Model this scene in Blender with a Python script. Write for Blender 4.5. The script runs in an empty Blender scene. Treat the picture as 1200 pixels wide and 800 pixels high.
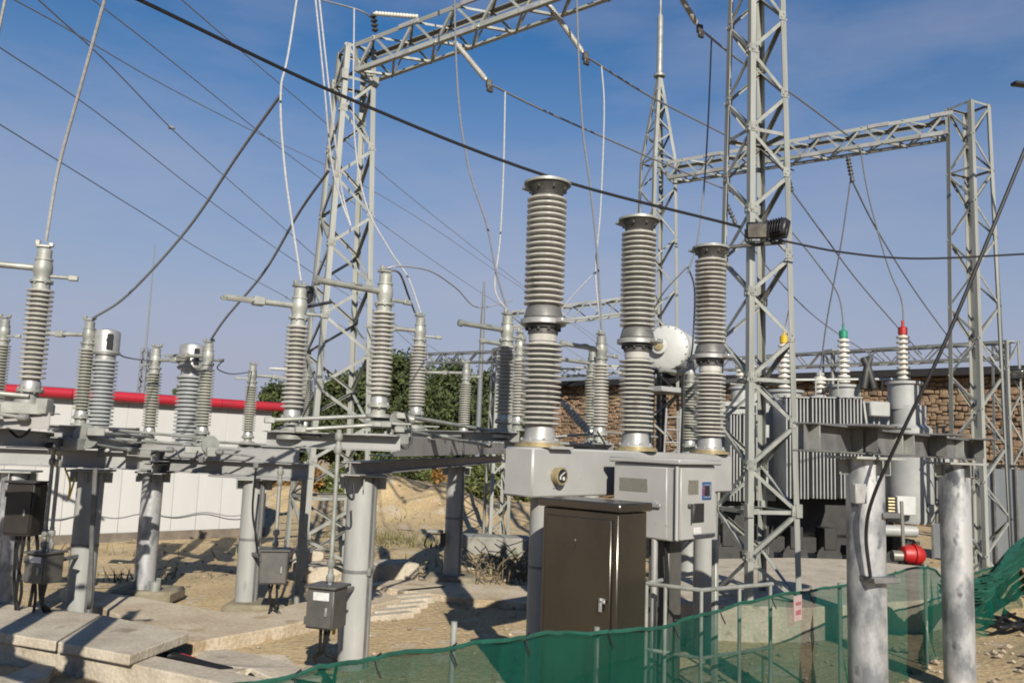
import bpy, math, random
from mathutils import Vector, Matrix
random.seed(11)
R = math.radians
S = bpy.context.scene
COL = S.collection

# ------------------------------------------------------------------ camera
FPX, CX, CY = 1000.0, 600.0, 400.0
PITCH, ROLL, EYE = R(7.1), R(2.1), 2.6
R0 = Vector((1, 0, 0)); U0 = Vector((0, -math.sin(PITCH), math.cos(PITCH))); FW = Vector((0, math.cos(PITCH), math.sin(PITCH)))
RT = R0 * math.cos(ROLL) + U0 * math.sin(ROLL)
UP = U0 * math.cos(ROLL) - R0 * math.sin(ROLL)
cam = bpy.data.cameras.new('camera'); cam.sensor_width = 36; cam.lens = 30; cam.clip_end = 3000; cam.clip_start = .05
co = bpy.data.objects.new('camera', cam); COL.objects.link(co)
co.matrix_world = Matrix(((RT.x, UP.x, -FW.x, 0), (RT.y, UP.y, -FW.y, 0), (RT.z, UP.z, -FW.z, EYE), (0, 0, 0, 1)))
S.camera = co
S.render.resolution_x, S.render.resolution_y = 1024, 682

def P(px, py, Y):
    "world point seen at that place of the photograph, Y metres into the yard"
    d = FW + RT * ((px - CX) / FPX) - UP * ((py - CY) / FPX)
    return Vector((0, 0, EYE)) + d * (Y / d.y)
def G(px, py, z=0.0):
    "point on the level z seen at that place of the photograph"
    d = FW + RT * ((px - CX) / FPX) - UP * ((py - CY) / FPX)
    return Vector((0, 0, EYE)) + d * ((z - EYE) / d.z)

# ------------------------------------------------------------------ light
SUN_EL, SUN_AZ = R(29), math.pi - R(11)         # sun behind the camera, a little to the right
sdir = Vector((math.sin(SUN_AZ) * math.cos(SUN_EL), math.cos(SUN_AZ) * math.cos(SUN_EL), math.sin(SUN_EL)))
w = bpy.data.worlds.new('World'); S.world = w; w.use_nodes = True
nt = w.node_tree; bg = nt.nodes['Background']
sky = nt.nodes.new('ShaderNodeTexSky'); sky.sky_type = 'NISHITA'; sky.sun_disc = False
sky.sun_elevation = SUN_EL; sky.sun_rotation = SUN_AZ; sky.air_density = 1.25; sky.dust_density = .2; sky.ozone_density = 4.0
tc = nt.nodes.new('ShaderNodeTexCoord')
mp = nt.nodes.new('ShaderNodeMapping'); mp.inputs['Scale'].default_value = (1.0, 1.0, 3.8)
nz = nt.nodes.new('ShaderNodeTexNoise'); nz.inputs['Scale'].default_value = 2.3; nz.inputs['Detail'].default_value = 7; nz.inputs['Roughness'].default_value = .55
rp = nt.nodes.new('ShaderNodeValToRGB'); rp.color_ramp.elements[0].position = .42; rp.color_ramp.elements[1].position = .82
rp.color_ramp.elements[1].color = (.55, .55, .55, 1)
mx = nt.nodes.new('ShaderNodeMixRGB'); mx.inputs['Color2'].default_value = (4.5, 4.5, 5.6, 1)
nt.links.new(tc.outputs['Generated'], mp.inputs['Vector']); nt.links.new(mp.outputs[0], nz.inputs['Vector'])
nt.links.new(nz.outputs['Fac'], rp.inputs[0]); nt.links.new(rp.outputs[0], mx.inputs['Fac'])
# pale haze towards the horizon, the same all round
sx = nt.nodes.new('ShaderNodeSeparateXYZ'); nt.links.new(tc.outputs['Generated'], sx.inputs[0])
mr = nt.nodes.new('ShaderNodeMapRange'); mr.inputs['From Min'].default_value = .0; mr.inputs['From Max'].default_value = .57; mr.inputs['To Min'].default_value = .97; mr.inputs['To Max'].default_value = .0
mr.interpolation_type = 'SMOOTHSTEP'; nt.links.new(sx.outputs['Z'], mr.inputs['Value'])
hz = nt.nodes.new('ShaderNodeMixRGB'); hz.inputs['Color2'].default_value = (3.75, 4.0, 5.35, 1)
hs = nt.nodes.new('ShaderNodeHueSaturation'); hs.inputs['Hue'].default_value = .503; hs.inputs['Saturation'].default_value = 1.42; hs.inputs['Value'].default_value = .94; nt.links.new(sky.outputs[0], hs.inputs['Color'])
nt.links.new(mr.outputs[0], hz.inputs['Fac']); nt.links.new(hs.outputs[0], hz.inputs['Color1'])
nt.links.new(hz.outputs[0], mx.inputs['Color1']); nt.links.new(mx.outputs[0], bg.inputs['Color'])
bg.inputs['Strength'].default_value = .0645
sl = bpy.data.lights.new('sun', 'SUN'); sl.energy = 5.0; sl.angle = R(.5); sl.color = (1, .93, .81)
so = bpy.data.objects.new('sun', sl); COL.objects.link(so); so.rotation_euler = (-sdir).to_track_quat('-Z', 'Y').to_euler()
so.location = sdir * 60
S.view_settings.view_transform = 'Standard'; S.view_settings.look = 'None'; S.view_settings.gamma = 1; S.view_settings.exposure = .6
S.render.engine = 'CYCLES'
S.cycles.filter_width = 1.9; S.cycles.max_bounces = 6; S.cycles.diffuse_bounces = 1; S.cycles.transparent_max_bounces = 12

# ------------------------------------------------------------------ materials
KA = .72          # all base colours are set against this exposure
def mat(name, c, c2=None, rough=.5, metal=0, scale=6, detail=6, lo=.35, hi=.65, bump=0, bscale=None, spec=None, island=0, stretch=None, speck=None, fine=None, vary=0):
    m = bpy.data.materials.new(name); m.use_nodes = True
    n = m.node_tree.nodes; l = m.node_tree.links; b = n['Principled BSDF']
    b.inputs['Roughness'].default_value = rough; b.inputs['Metallic'].default_value = metal
    if spec is not None: b.inputs['Specular IOR Level'].default_value = spec
    c = tuple(v * KA for v in c) + (1,)
    t = n.new('ShaderNodeTexCoord'); vec = t.outputs['Object']
    if stretch:
        q = n.new('ShaderNodeMapping'); q.inputs['Scale'].default_value = stretch; l.new(vec, q.inputs[0]); vec = q.outputs[0]
    z = n.new('ShaderNodeTexNoise'); z.inputs['Scale'].default_value = scale; z.inputs['Detail'].default_value = detail; z.inputs['Roughness'].default_value = .6
    l.new(vec, z.inputs['Vector'])
    c2 = tuple(v * KA for v in c2) + (1,) if c2 else tuple(v * .82 for v in c[:3]) + (1,)
    r = n.new('ShaderNodeValToRGB'); r.color_ramp.elements[0].position = lo; r.color_ramp.elements[1].position = hi
    r.color_ramp.elements[0].color = c2; r.color_ramp.elements[1].color = c
    l.new(z.outputs['Fac'], r.inputs[0]); out = r.outputs[0]
    if speck:                                   # (colour, scale, threshold)
        z2 = n.new('ShaderNodeTexNoise'); z2.inputs['Scale'].default_value = speck[1]; z2.inputs['Detail'].default_value = 4; l.new(vec, z2.inputs['Vector'])
        r2 = n.new('ShaderNodeValToRGB'); r2.color_ramp.elements[0].position = speck[2]; r2.color_ramp.elements[1].position = speck[2] + .08
        x = n.new('ShaderNodeMixRGB'); x.inputs['Color2'].default_value = tuple(v * KA for v in speck[0]) + (1,)
        l.new(z2.outputs['Fac'], r2.inputs[0]); l.new(r2.outputs[0], x.inputs['Fac']); l.new(out, x.inputs['Color1']); out = x.outputs[0]
    if fine:                                    # (scale, amount)
        z3 = n.new('ShaderNodeTexNoise'); z3.inputs['Scale'].default_value = fine[0]; z3.inputs['Detail'].default_value = 8; z3.inputs['Roughness'].default_value = .75; l.new(vec, z3.inputs['Vector'])
        r3 = n.new('ShaderNodeMapRange'); r3.inputs['From Min'].default_value = .35; r3.inputs['From Max'].default_value = .65; r3.inputs['To Min'].default_value = 1 - fine[1]; r3.inputs['To Max'].default_value = 1 + fine[1] * .6
        h3 = n.new('ShaderNodeHueSaturation'); l.new(z3.outputs['Fac'], r3.inputs['Value']); l.new(r3.outputs[0], h3.inputs['Value']); l.new(out, h3.inputs['Color']); out = h3.outputs[0]
    if vary:                                    # every object a little different
        oi = n.new('ShaderNodeObjectInfo'); r4 = n.new('ShaderNodeMapRange'); r4.inputs['To Min'].default_value = 1 - vary; r4.inputs['To Max'].default_value = 1 + vary * .5
        h4 = n.new('ShaderNodeHueSaturation'); l.new(oi.outputs['Random'], r4.inputs['Value']); l.new(r4.outputs[0], h4.inputs['Value']); l.new(out, h4.inputs['Color']); out = h4.outputs[0]
        ad = n.new('ShaderNodeVectorMath'); ad.operation = 'ADD'; cb = n.new('ShaderNodeCombineXYZ'); ml = n.new('ShaderNodeMath'); ml.operation = 'MULTIPLY'; ml.inputs[1].default_value = 37
        l.new(oi.outputs['Random'], ml.inputs[0]); l.new(ml.outputs[0], cb.inputs[0]); l.new(vec, ad.inputs[0]); l.new(cb.outputs[0], ad.inputs[1]); l.new(ad.outputs[0], z.inputs['Vector'])
        if speck: l.new(ad.outputs[0], z2.inputs['Vector'])
    if island:
        g = n.new('ShaderNodeNewGeometry'); h = n.new('ShaderNodeHueSaturation'); a = n.new('ShaderNodeMath'); a.operation = 'MULTIPLY_ADD'
        a.inputs[1].default_value = island; a.inputs[2].default_value = 1 - island * .5
        l.new(g.outputs['Random Per Island'], a.inputs[0]); l.new(a.outputs[0], h.inputs['Value']); l.new(out, h.inputs['Color']); out = h.outputs[0]
    l.new(out, b.inputs['Base Color'])
    # gloss is never even: the same noise roughens it
    a2 = n.new('ShaderNodeMath'); a2.operation = 'MULTIPLY_ADD'; a2.inputs[1].default_value = -.22; a2.inputs[2].default_value = rough + .11
    l.new(z.outputs['Fac'], a2.inputs[0]); l.new(a2.outputs[0], b.inputs['Roughness'])
    if bump:
        zb = n.new('ShaderNodeTexNoise'); zb.inputs['Scale'].default_value = bscale or scale * 5; zb.inputs['Detail'].default_value = 6; l.new(vec, zb.inputs['Vector'])
        bp = n.new('ShaderNodeBump'); bp.inputs['Strength'].default_value = bump; bp.inputs['Distance'].default_value = .03
        l.new(zb.outputs['Fac'], bp.inputs['Height']); l.new(bp.outputs[0], b.inputs['Normal'])
    return m
M = {}
M['galv'] = mat('galvanised steel', (.42, .43, .395), (.27, .28, .255), rough=.5, metal=.25, scale=5, bump=.05, speck=((.27, .235, .19), 7, .68), vary=.16)
M['galv_dark'] = mat('weathered galvanised steel', (.22, .22, .215), (.13, .13, .13), rough=.6, metal=.2, scale=5)
M['zinc'] = mat('spangled zinc pipe', (.64, .645, .65), (.25, .265, .285), rough=.42, metal=.5, scale=2.6, detail=9, lo=.4, hi=.58, stretch=(1.5, 1.5, .8), speck=((.12, .13, .15), 3.3, .62))
M['grey_paint'] = mat('light grey paint', (.39, .39, .38), (.31, .31, .305), rough=.45, scale=2.5, speck=((.30, .29, .27), 9, .66))
M['grey_col'] = mat('grey painted column', (.39, .395, .38), (.315, .32, .305), rough=.5, scale=3, stretch=(2, 2, .5), bump=.03, speck=((.27, .26, .25), 4, .64), vary=.08)
M['cab'] = mat('control cabinet paint', (.42, .42, .405), (.36, .36, .35), rough=.4, scale=1.6, speck=((.30, .285, .26), 11, .68))
M['porc'] = mat('pale grey porcelain', (.56, .545, .50), (.41, .40, .36), rough=.22, scale=7, spec=.6, stretch=(1, 1, .35), speck=((.33, .31, .27), 5, .62), vary=.14)
M['porc_old'] = mat('greenish grey porcelain', (.47, .47, .40), (.33, .33, .29), rough=.25, scale=6, stretch=(1, 1, .35), speck=((.27, .26, .21), 5, .62), vary=.14)
M['porc_ct'] = mat('blue grey porcelain', (.44, .46, .46), (.33, .35, .36), rough=.3, scale=6)
M['white_porc'] = mat('cream porcelain', (.72, .69, .62), (.6, .57, .5), rough=.25, scale=7)
M['cement'] = mat('dark flange iron', (.10, .095, .09), (.05, .05, .05), rough=.5, metal=.3, scale=9)
M['alu'] = mat('bright aluminium', (.56, .555, .54), (.38, .38, .37), rough=.45, metal=.5, scale=6, speck=((.30, .29, .26), 9, .64))
M['alu_w'] = mat('stranded aluminium wire', (.60, .60, .59), (.42, .42, .42), rough=.5, metal=.3, scale=30)
M['wire'] = mat('grey conductor', (.20, .21, .235), (.15, .16, .18), rough=.6, scale=20)
M['wire_far'] = mat('haze tinted conductor', (.27, .29, .33), (.2, .22, .25), rough=.6, scale=20)  # paler bluish tone paints distance haze into the wire colour
M['black'] = mat('black rubber cable', (.010, .010, .012), (.006, .006, .007), rough=.5, scale=20)
M['black_case'] = mat('black casting', (.02, .02, .022), (.012, .012, .014), rough=.45, scale=8)
M['collar'] = mat('grey cemented collar', (.21, .205, .195), (.13, .128, .12), rough=.5, metal=.3, scale=9)
M['glass'] = mat('floodlight glass', (.45, .46, .42), (.2, .2, .2), rough=.12, metal=.7, scale=6)
M['stainless'] = mat('dull brushed stainless', (.215, .195, .168), (.165, .148, .127), rough=.25, metal=.9, scale=1.3, detail=9, stretch=(1, 1, .6), fine=(60, .06), bump=.25, bscale=2.2)
M['box'] = mat('operating box grey', (.15, .145, .135), (.10, .097, .09), rough=.45, metal=.3, scale=5)
M['box_dark'] = mat('brown black box', (.035, .03, .027), (.02, .018, .016), rough=.45, scale=5)
M['label'] = mat('paper label', (.72, .72, .7), (.55, .55, .53), rough=.6, scale=20)
M['plate'] = mat('dull metal plate', (.30, .29, .25), (.24, .23, .20), rough=.4, metal=.4, scale=18)
M['yellow_zinc'] = mat('yellow passivated zinc', (.50, .42, .24), (.34, .27, .14), rough=.4, metal=.4, scale=16)
M['blue'] = mat('blue enamel', (.02, .10, .30), (.01, .06, .2), rough=.35)
M['red'] = mat('red paint', (.50, .012, .012), (.34, .012, .01), rough=.5, scale=6, speck=((.16, .05, .035), 7, .62))
M['trim'] = mat('red roof trim', (.50, .018, .04), (.36, .018, .03), rough=.5, scale=1.6)
M['green_cap'] = mat('green cap', (.02, .28, .17), rough=.4)
M['yellow'] = mat('yellow cap', (.72, .46, .02), rough=.4)
M['white_wall'] = mat('white sandwich panel', (.60, .595, .58), (.53, .525, .51), rough=.5, scale=.9, stretch=(1, 1, .35), speck=((.52, .5, .46), 2.4, .68))
M['plinth'] = mat('dirty plinth', (.24, .20, .15), (.15, .125, .1), rough=.9, scale=3, bump=.3)
M['concrete'] = mat('pale concrete', (.58, .515, .41), (.43, .37, .285), rough=.9, scale=2.2, detail=10, bump=.45, bscale=22, speck=((.30, .25, .18), 3.1, .62), fine=(26, .2))
M['walk'] = mat('sand covered concrete', (.62, .53, .40), (.48, .385, .265), rough=.95, scale=1.6, detail=11, bump=.5, bscale=20, speck=((.42, .32, .20), 2.2, .58), fine=(22, .25))
M['concrete_d'] = mat('grey concrete', (.34, .33, .29), (.22, .215, .19), rough=.9, scale=2.5, detail=9, bump=.35, bscale=20, speck=((.16, .17, .11), 2.5, .6))
M['dirt_block'] = mat('earth pad', (.28, .245, .17), (.19, .165, .11), rough=.95, scale=5, bump=.4)
M['soil'] = mat('sandy soil', (.58, .445, .25), (.41, .30, .16), rough=.95, scale=.8, detail=12, lo=.3, hi=.7, bump=1.0, bscale=12, speck=((.52, .43, .30), 1.7, .57), fine=(16, .38))
M['rock'] = mat('rubble', (.46, .38, .28), (.3, .24, .17), rough=.95, scale=6, island=.7, bump=.3)
M['stone'] = mat('brown stone', (.33, .215, .13), (.17, .12, .082), rough=.9, scale=.9, detail=8, lo=.36, hi=.62, island=.7, bump=.5, bscale=7, speck=((.34, .25, .16), .7, .6))
M['mortar'] = mat('dark mortar', (.20, .145, .10), (.12, .09, .065), rough=.95, scale=3, bump=.4)
M['roof'] = mat('grey roof sheet', (.34, .37, .40), (.27, .3, .33), rough=.5, metal=.2, scale=1.5)
M['eave'] = mat('black eave board', (.022, .02, .02), (.014, .013, .013), rough=.7)
M['tx'] = mat('transformer grey', (.42, .43, .42), (.33, .34, .34), rough=.45, scale=1.8, speck=((.36, .36, .34), 6, .68))
M['tx_dark'] = mat('dark steel with painted shade', (.035, .034, .033), (.018, .018, .018), rough=.6, scale=4)  # near-black base also paints in the shade beneath the transformer
M['white_tank'] = mat('off white tank', (.58, .59, .575), (.48, .49, .475), rough=.4, scale=2)
M['sheet'] = mat('bluish grey sheet', (.34, .37, .40), (.26, .285, .31), rough=.5, metal=.25, scale=1.3, stretch=(1, 1, .4))
M['sign'] = mat('faded pink sign', (.50, .36, .36), (.42, .30, .30), rough=.6, scale=10)
M['sign_r'] = mat('faded red print', (.36, .12, .13), rough=.6, scale=10)
M['bark'] = mat('bark', (.10, .07, .045), (.05, .035, .025), rough=.9, scale=8, bump=.4)
M['pine'] = mat('pine needles', (.082, .105, .024), (.026, .042, .011), rough=.75, scale=2, island=1.0)
M['hedge'] = mat('green shrub leaves', (.13, .14, .03), (.06, .085, .022), rough=.7, scale=2, island=.9)
M['autumn'] = mat('autumn leaves', (.30, .15, .03), (.18, .10, .025), rough=.7, scale=1.5, island=.9)
M['weed'] = mat('weeds', (.24, .21, .09), (.13, .13, .05), rough=.8, scale=3, island=.8)
def net_material():
    m = bpy.data.materials.new('green shade net'); m.use_nodes = True; n = m.node_tree.nodes; l = m.node_tree.links
    n.clear(); o = n.new('ShaderNodeOutputMaterial'); t = n.new('ShaderNodeBsdfTransparent'); d = n.new('ShaderNodeBsdfDiffuse'); tr = n.new('ShaderNodeBsdfTranslucent')
    c = n.new('ShaderNodeTexCoord'); z = n.new('ShaderNodeTexNoise'); z.inputs['Scale'].default_value = 1.3; z.inputs['Detail'].default_value = 6
    r = n.new('ShaderNodeValToRGB'); r.color_ramp.elements[0].color = (.004, .062, .044, 1); r.color_ramp.elements[1].color = (.011, .115, .078, 1)
    f = n.new('ShaderNodeMath'); f.operation = 'MULTIPLY_ADD'; f.inputs[1].default_value = .50; f.inputs[2].default_value = .21
    wv = n.new('ShaderNodeTexWave'); wv.wave_type = 'BANDS'; wv.bands_direction = 'Z'; wv.inputs['Scale'].default_value = 22; wv.inputs['Distortion'].default_value = 1.5
    ad = n.new('ShaderNodeMath'); ad.operation = 'MULTIPLY_ADD'; ad.inputs[1].default_value = .08
    m1 = n.new('ShaderNodeMixShader'); m1.inputs[0].default_value = .35; m2 = n.new('ShaderNodeMixShader')
    wx = n.new('ShaderNodeTexNoise'); wx.inputs['Scale'].default_value = 3; mpp = n.new('ShaderNodeMapping'); mpp.inputs['Scale'].default_value = (3, 3, .35); l.new(c.outputs['Object'], mpp.inputs[0]); l.new(mpp.outputs[0], wx.inputs['Vector'])
    bpn = n.new('ShaderNodeBump'); bpn.inputs['Strength'].default_value = .8; bpn.inputs['Distance'].default_value = .06; l.new(wx.outputs['Fac'], bpn.inputs['Height']); l.new(bpn.outputs[0], d.inputs['Normal'])
    l.new(c.outputs['Object'], z.inputs['Vector']); l.new(c.outputs['Object'], wv.inputs['Vector']); l.new(z.outputs['Fac'], r.inputs[0])
    l.new(r.outputs[0], d.inputs[0]); l.new(r.outputs[0], tr.inputs[0]); l.new(z.outputs['Fac'], f.inputs[0])
    l.new(wv.outputs['Fac'], ad.inputs[0]); l.new(f.outputs[0], ad.inputs[2])
    l.new(d.outputs[0], m1.inputs[1]); l.new(tr.outputs[0], m1.inputs[2]); l.new(ad.outputs[0], m2.inputs[0])
    l.new(t.outputs[0], m2.inputs[1]); l.new(m1.outputs[0], m2.inputs[2]); l.new(m2.outputs[0], o.inputs[0])
    return m
M['net'] = net_material()
M['net_hem'] = mat('doubled green hem', (.006, .10, .065), (.004, .055, .036), rough=.7, scale=8)
M['dead'] = mat('dry stalks', (.2, .15, .09), (.1, .08, .05), rough=.9)

# ------------------------------------------------------------------ mesh building
ABS = {}
Zv = Vector((0, 0, 1))
def basis(yaw): return (Vector((math.cos(yaw), math.sin(yaw), 0)), Vector((-math.sin(yaw), math.cos(yaw), 0)), Zv)
WORLD = basis(0)
class MB:
    def __init__(s): s.v = []; s.f = []
    def add(s, vs, fs):
        o = len(s.v); s.v += [tuple(x) for x in vs]; s.f += [tuple(i + o for i in f) for f in fs]; return s
    def box(s, c, size, b=WORLD, ch=.008):
        "chamfered box"
        c = Vector(c); h = [x / 2 for x in size]; ch = min(ch, min(h) * .45); vs = []; idx = {}
        for sx in (-1, 1):
            for sy in (-1, 1):
                for sz in (-1, 1):
                    for a in range(3):
                        q = [sx * (h[0] - ch), sy * (h[1] - ch), sz * (h[2] - ch)]
                        q[a] = (sx, sy, sz)[a] * h[a]
                        idx[(sx, sy, sz, a)] = len(vs); vs.append(c + b[0] * q[0] + b[1] * q[1] + b[2] * q[2])
        fs = []
        for a in range(3):
            u, w_ = [(1, 2), (2, 0), (0, 1)][a]
            for sg in (-1, 1):
                loop = []
                for p, q in ((-1, -1), (1, -1), (1, 1), (-1, 1)):
                    k = [0, 0, 0]; k[a] = sg; k[u] = p; k[w_] = q; loop.append(idx[(*k, a)])
                fs.append(loop if sg > 0 else loop[::-1])
        for a in range(3):                       # edges along axis a
            u, w_ = [(1, 2), (2, 0), (0, 1)][a]
            for p in (-1, 1):
                for q in (-1, 1):
                    k0 = [0, 0, 0]; k0[u] = p; k0[w_] = q; k1 = list(k0); k0[a] = -1; k1[a] = 1
                    lp = [idx[(*k0, u)], idx[(*k1, u)], idx[(*k1, w_)], idx[(*k0, w_)]]
                    fs.append(lp if p * q < 0 else lp[::-1])
        for sx in (-1, 1):
            for sy in (-1, 1):
                for sz in (-1, 1):
                    lp = [idx[(sx, sy, sz, a)] for a in range(3)]
                    fs.append(lp if sx * sy * sz > 0 else lp[::-1])
        return s.add(vs, fs)
    def lathe(s, o, prof, n=24, axis=Zv, cap=True):
        o = Vector(o); axis = Vector(axis).normalized()
        u = axis.orthogonal().normalized(); w_ = axis.cross(u); vs = []; fs = []
        cs = [(math.cos(2 * math.pi * i / n), math.sin(2 * math.pi * i / n)) for i in range(n)]
        for r, z in prof:
            for c_, s_ in cs: vs.append(o + axis * z + (u * c_ + w_ * s_) * r)
        for k in range(len(prof) - 1):
            for i in range(n):
                j = (i + 1) % n; fs.append((k * n + i, k * n + j, (k + 1) * n + j, (k + 1) * n + i))
        if cap:
            fs.append(tuple(range(n))[::-1]); fs.append(tuple((len(prof) - 1) * n + i for i in range(n)))
        return s.add(vs, fs)
    def cyl(s, a, b, r, r2=None, n=16):
        a = Vector(a); b = Vector(b); d = b - a
        return s.lathe(a, [(r, 0), (r if r2 is None else r2, d.length)], n, d)
    def tube(s, pts, r, n=8):
        pts = [Vector(p) for p in pts]; vs = []; fs = []; u = None
        for i, p in enumerate(pts):
            d = (pts[min(i + 1, len(pts) - 1)] - pts[max(i - 1, 0)]).normalized()
            u = d.orthogonal().normalized() if u is None else (u - d * u.dot(d)).normalized()
            w_ = d.cross(u)
            for k in range(n):
                a = 2 * math.pi * k / n; vs.append(p + (u * math.cos(a) + w_ * math.sin(a)) * r)
        for i in range(len(pts) - 1):
            for k in range(n):
                j = (k + 1) % n; fs.append((i * n + k, i * n + j, (i + 1) * n + j, (i + 1) * n + k))
        fs.append(tuple(range(n))[::-1]); fs.append(tuple((len(pts) - 1) * n + k for k in range(n)))
        return s.add(vs, fs)
    def prism(s, pts, z0, z1):
        "vertical prism over a ground outline given counter-clockwise"
        n = len(pts); vs = [(p[0], p[1], z0) for p in pts] + [(p[0], p[1], z1) for p in pts]
        fs = [tuple(range(n))[::-1], tuple(range(n, 2 * n))] + [(i, (i + 1) % n, n + (i + 1) % n, n + i) for i in range(n)]
        return s.add(vs, fs)
    def rock(s, c, r, sq=(1, 1, .7)):
        c = Vector(c); p = []
        for d in ((1, 0, 0), (-1, 0, 0), (0, 1, 0), (0, -1, 0), (0, 0, 1), (0, 0, -1), (.6, .6, .6), (-.6, .6, .5), (.6, -.6, .5), (-.6, -.6, .6)):
            k = r * random.uniform(.75, 1.2); p.append(c + Vector((d[0] * sq[0] * k, d[1] * sq[1] * k, d[2] * sq[2] * k)))
        fs = [(6, 0, 2), (6, 2, 4), (6, 4, 0), (7, 2, 1), (7, 1, 4), (7, 4, 2), (8, 3, 0), (8, 0, 4), (8, 4, 3), (9, 1, 3), (9, 3, 4), (9, 4, 1),
              (0, 5, 2), (2, 5, 1), (1, 5, 3), (3, 5, 0)]
        return s.add(p, fs)
    def leaf(s, c, size, nrm=None):
        a = Vector((random.gauss(0, 1), random.gauss(0, 1), random.gauss(0, 1))).normalized(); b = a.orthogonal().normalized()
        b.rotate(Matrix.Rotation(random.uniform(0, 6.28), 3, a)); c = Vector(c); w_ = a.cross(b)
        return s.add([c - b * size, c + w_ * size * .45, c + b * size, c - w_ * size * .45], [(0, 1, 2, 3)])
    def mesh(s, name, m, off=Vector(), smooth=True):
        me = bpy.data.meshes.new(name); me.from_pydata([(x - off.x, y - off.y, z - off.z) for x, y, z in s.v], [], s.f)
        me.materials.append(m if not isinstance(m, str) else M[m])
        if smooth: me.polygons.foreach_set('use_smooth', [True] * len(s.f)); me.set_sharp_from_angle(angle=R(38))
        me.update(); return me
    def build(s, name, m, parent=None, smooth=True, loc=None, **kw):
        off = ABS[parent.name] if parent else Vector(loc) if loc is not None else Vector()
        o = bpy.data.objects.new(name, s.mesh(name, m, off, smooth)); COL.objects.link(o)
        if parent: o.parent = parent
        elif loc is not None: o.location = off
        ABS[o.name] = off
        for k, v in kw.items(): o[k] = v
        return o
def thing(name, label, cat, loc=(0, 0, 0), group=None):
    o = bpy.data.objects.new(name, None); COL.objects.link(o); o.location = loc; o.empty_display_size = .2
    o['label'] = label; o['category'] = cat
    if group: o['group'] = group
    ABS[o.name] = Vector(loc); return o
def tag(o, label, cat, group=None):
    o['label'] = label; o['category'] = cat
    if group: o['group'] = group
    return o
def dup(o, loc=None, rz=None, label=None, parent=None):
    c = o.copy(); COL.objects.link(c)
    if parent: c.parent = parent
    if loc is not None: c.location = loc; ABS[c.name] = Vector(loc)
    if rz is not None: c.rotation_euler = (0, 0, rz)
    if label: c['label'] = label
    for ch in list(o.children): dup(ch, parent=c)
    return c
def inst(name, me, parent, loc, rz=0):
    o = bpy.data.objects.new(name, me); COL.objects.link(o); o.parent = parent; o.location = Vector(loc) - ABS[parent.name]; o.rotation_euler = (0, 0, rz)
    ABS[o.name] = ABS[parent.name]; return o
def spline(pts, k=8):
    pts = [Vector(p) for p in pts]
    if len(pts) < 3: return [pts[0].lerp(pts[-1], i / k) for i in range(k + 1)]
    q = [pts[0] * 2 - pts[1]] + pts + [pts[-1] * 2 - pts[-2]]; out = []
    for i in range(1, len(q) - 2):
        a, b, c, d = q[i - 1:i + 3]
        for j in range(k):
            t = j / k
            out.append(.5 * ((2 * b) + (c - a) * t + (2 * a - 5 * b + 4 * c - d) * t * t + (3 * b - a - 3 * c + d) * t ** 3))
    out.append(pts[-1]); return out

# rolled steel bars: one shared mesh per section, one object per member
def l_mesh(name, w_, t, m):
    p = [(0, 0), (w_, 0), (w_, t), (t, t), (t, w_), (0, w_)]
    b = MB(); b.add([(x, y, 0) for x, y in p] + [(x, y, 1) for x, y in p], [(i, (i + 1) % 6, 6 + (i + 1) % 6, 6 + i) for i in range(6)] + [(0, 3, 2, 1), (0, 5, 4, 3), (6, 7, 8, 9), (6, 9, 10, 11)])
    return b.mesh(name, m, smooth=False)
def bar(name, a, b, u, v, me, parent):
    a = Vector(a); b = Vector(b); d = b - a; dn = d.normalized()
    u = (u - dn * u.dot(dn)).normalized(); v2 = dn.cross(u)
    if v2.dot(v) < 0: u, v2 = -(dn.cross(v2)) * 1, v2
    if v2.dot(v) < 0:
        v2 = -v2; u, v2 = v2, u
    # keep a right-handed frame (u, v2, dn)
    if u.cross(v2).dot(dn) < 0: u, v2 = v2, u
    a = a - ABS[parent.name]
    o = bpy.data.objects.new(name, me); COL.objects.link(o); o.parent = parent
    o.matrix_basis = Matrix(((u.x, v2.x, d.x, a.x), (u.y, v2.y, d.y, a.y), (u.z, v2.z, d.z, a.z), (0, 0, 0, 1)))
    return o
def square(c, yaw, wd):
    e = basis(yaw); h = wd / 2; c = Vector(c)
    return [c - e[0] * h - e[1] * h, c + e[0] * h - e[1] * h, c + e[0] * h + e[1] * h, c - e[0] * h + e[1] * h]
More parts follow.
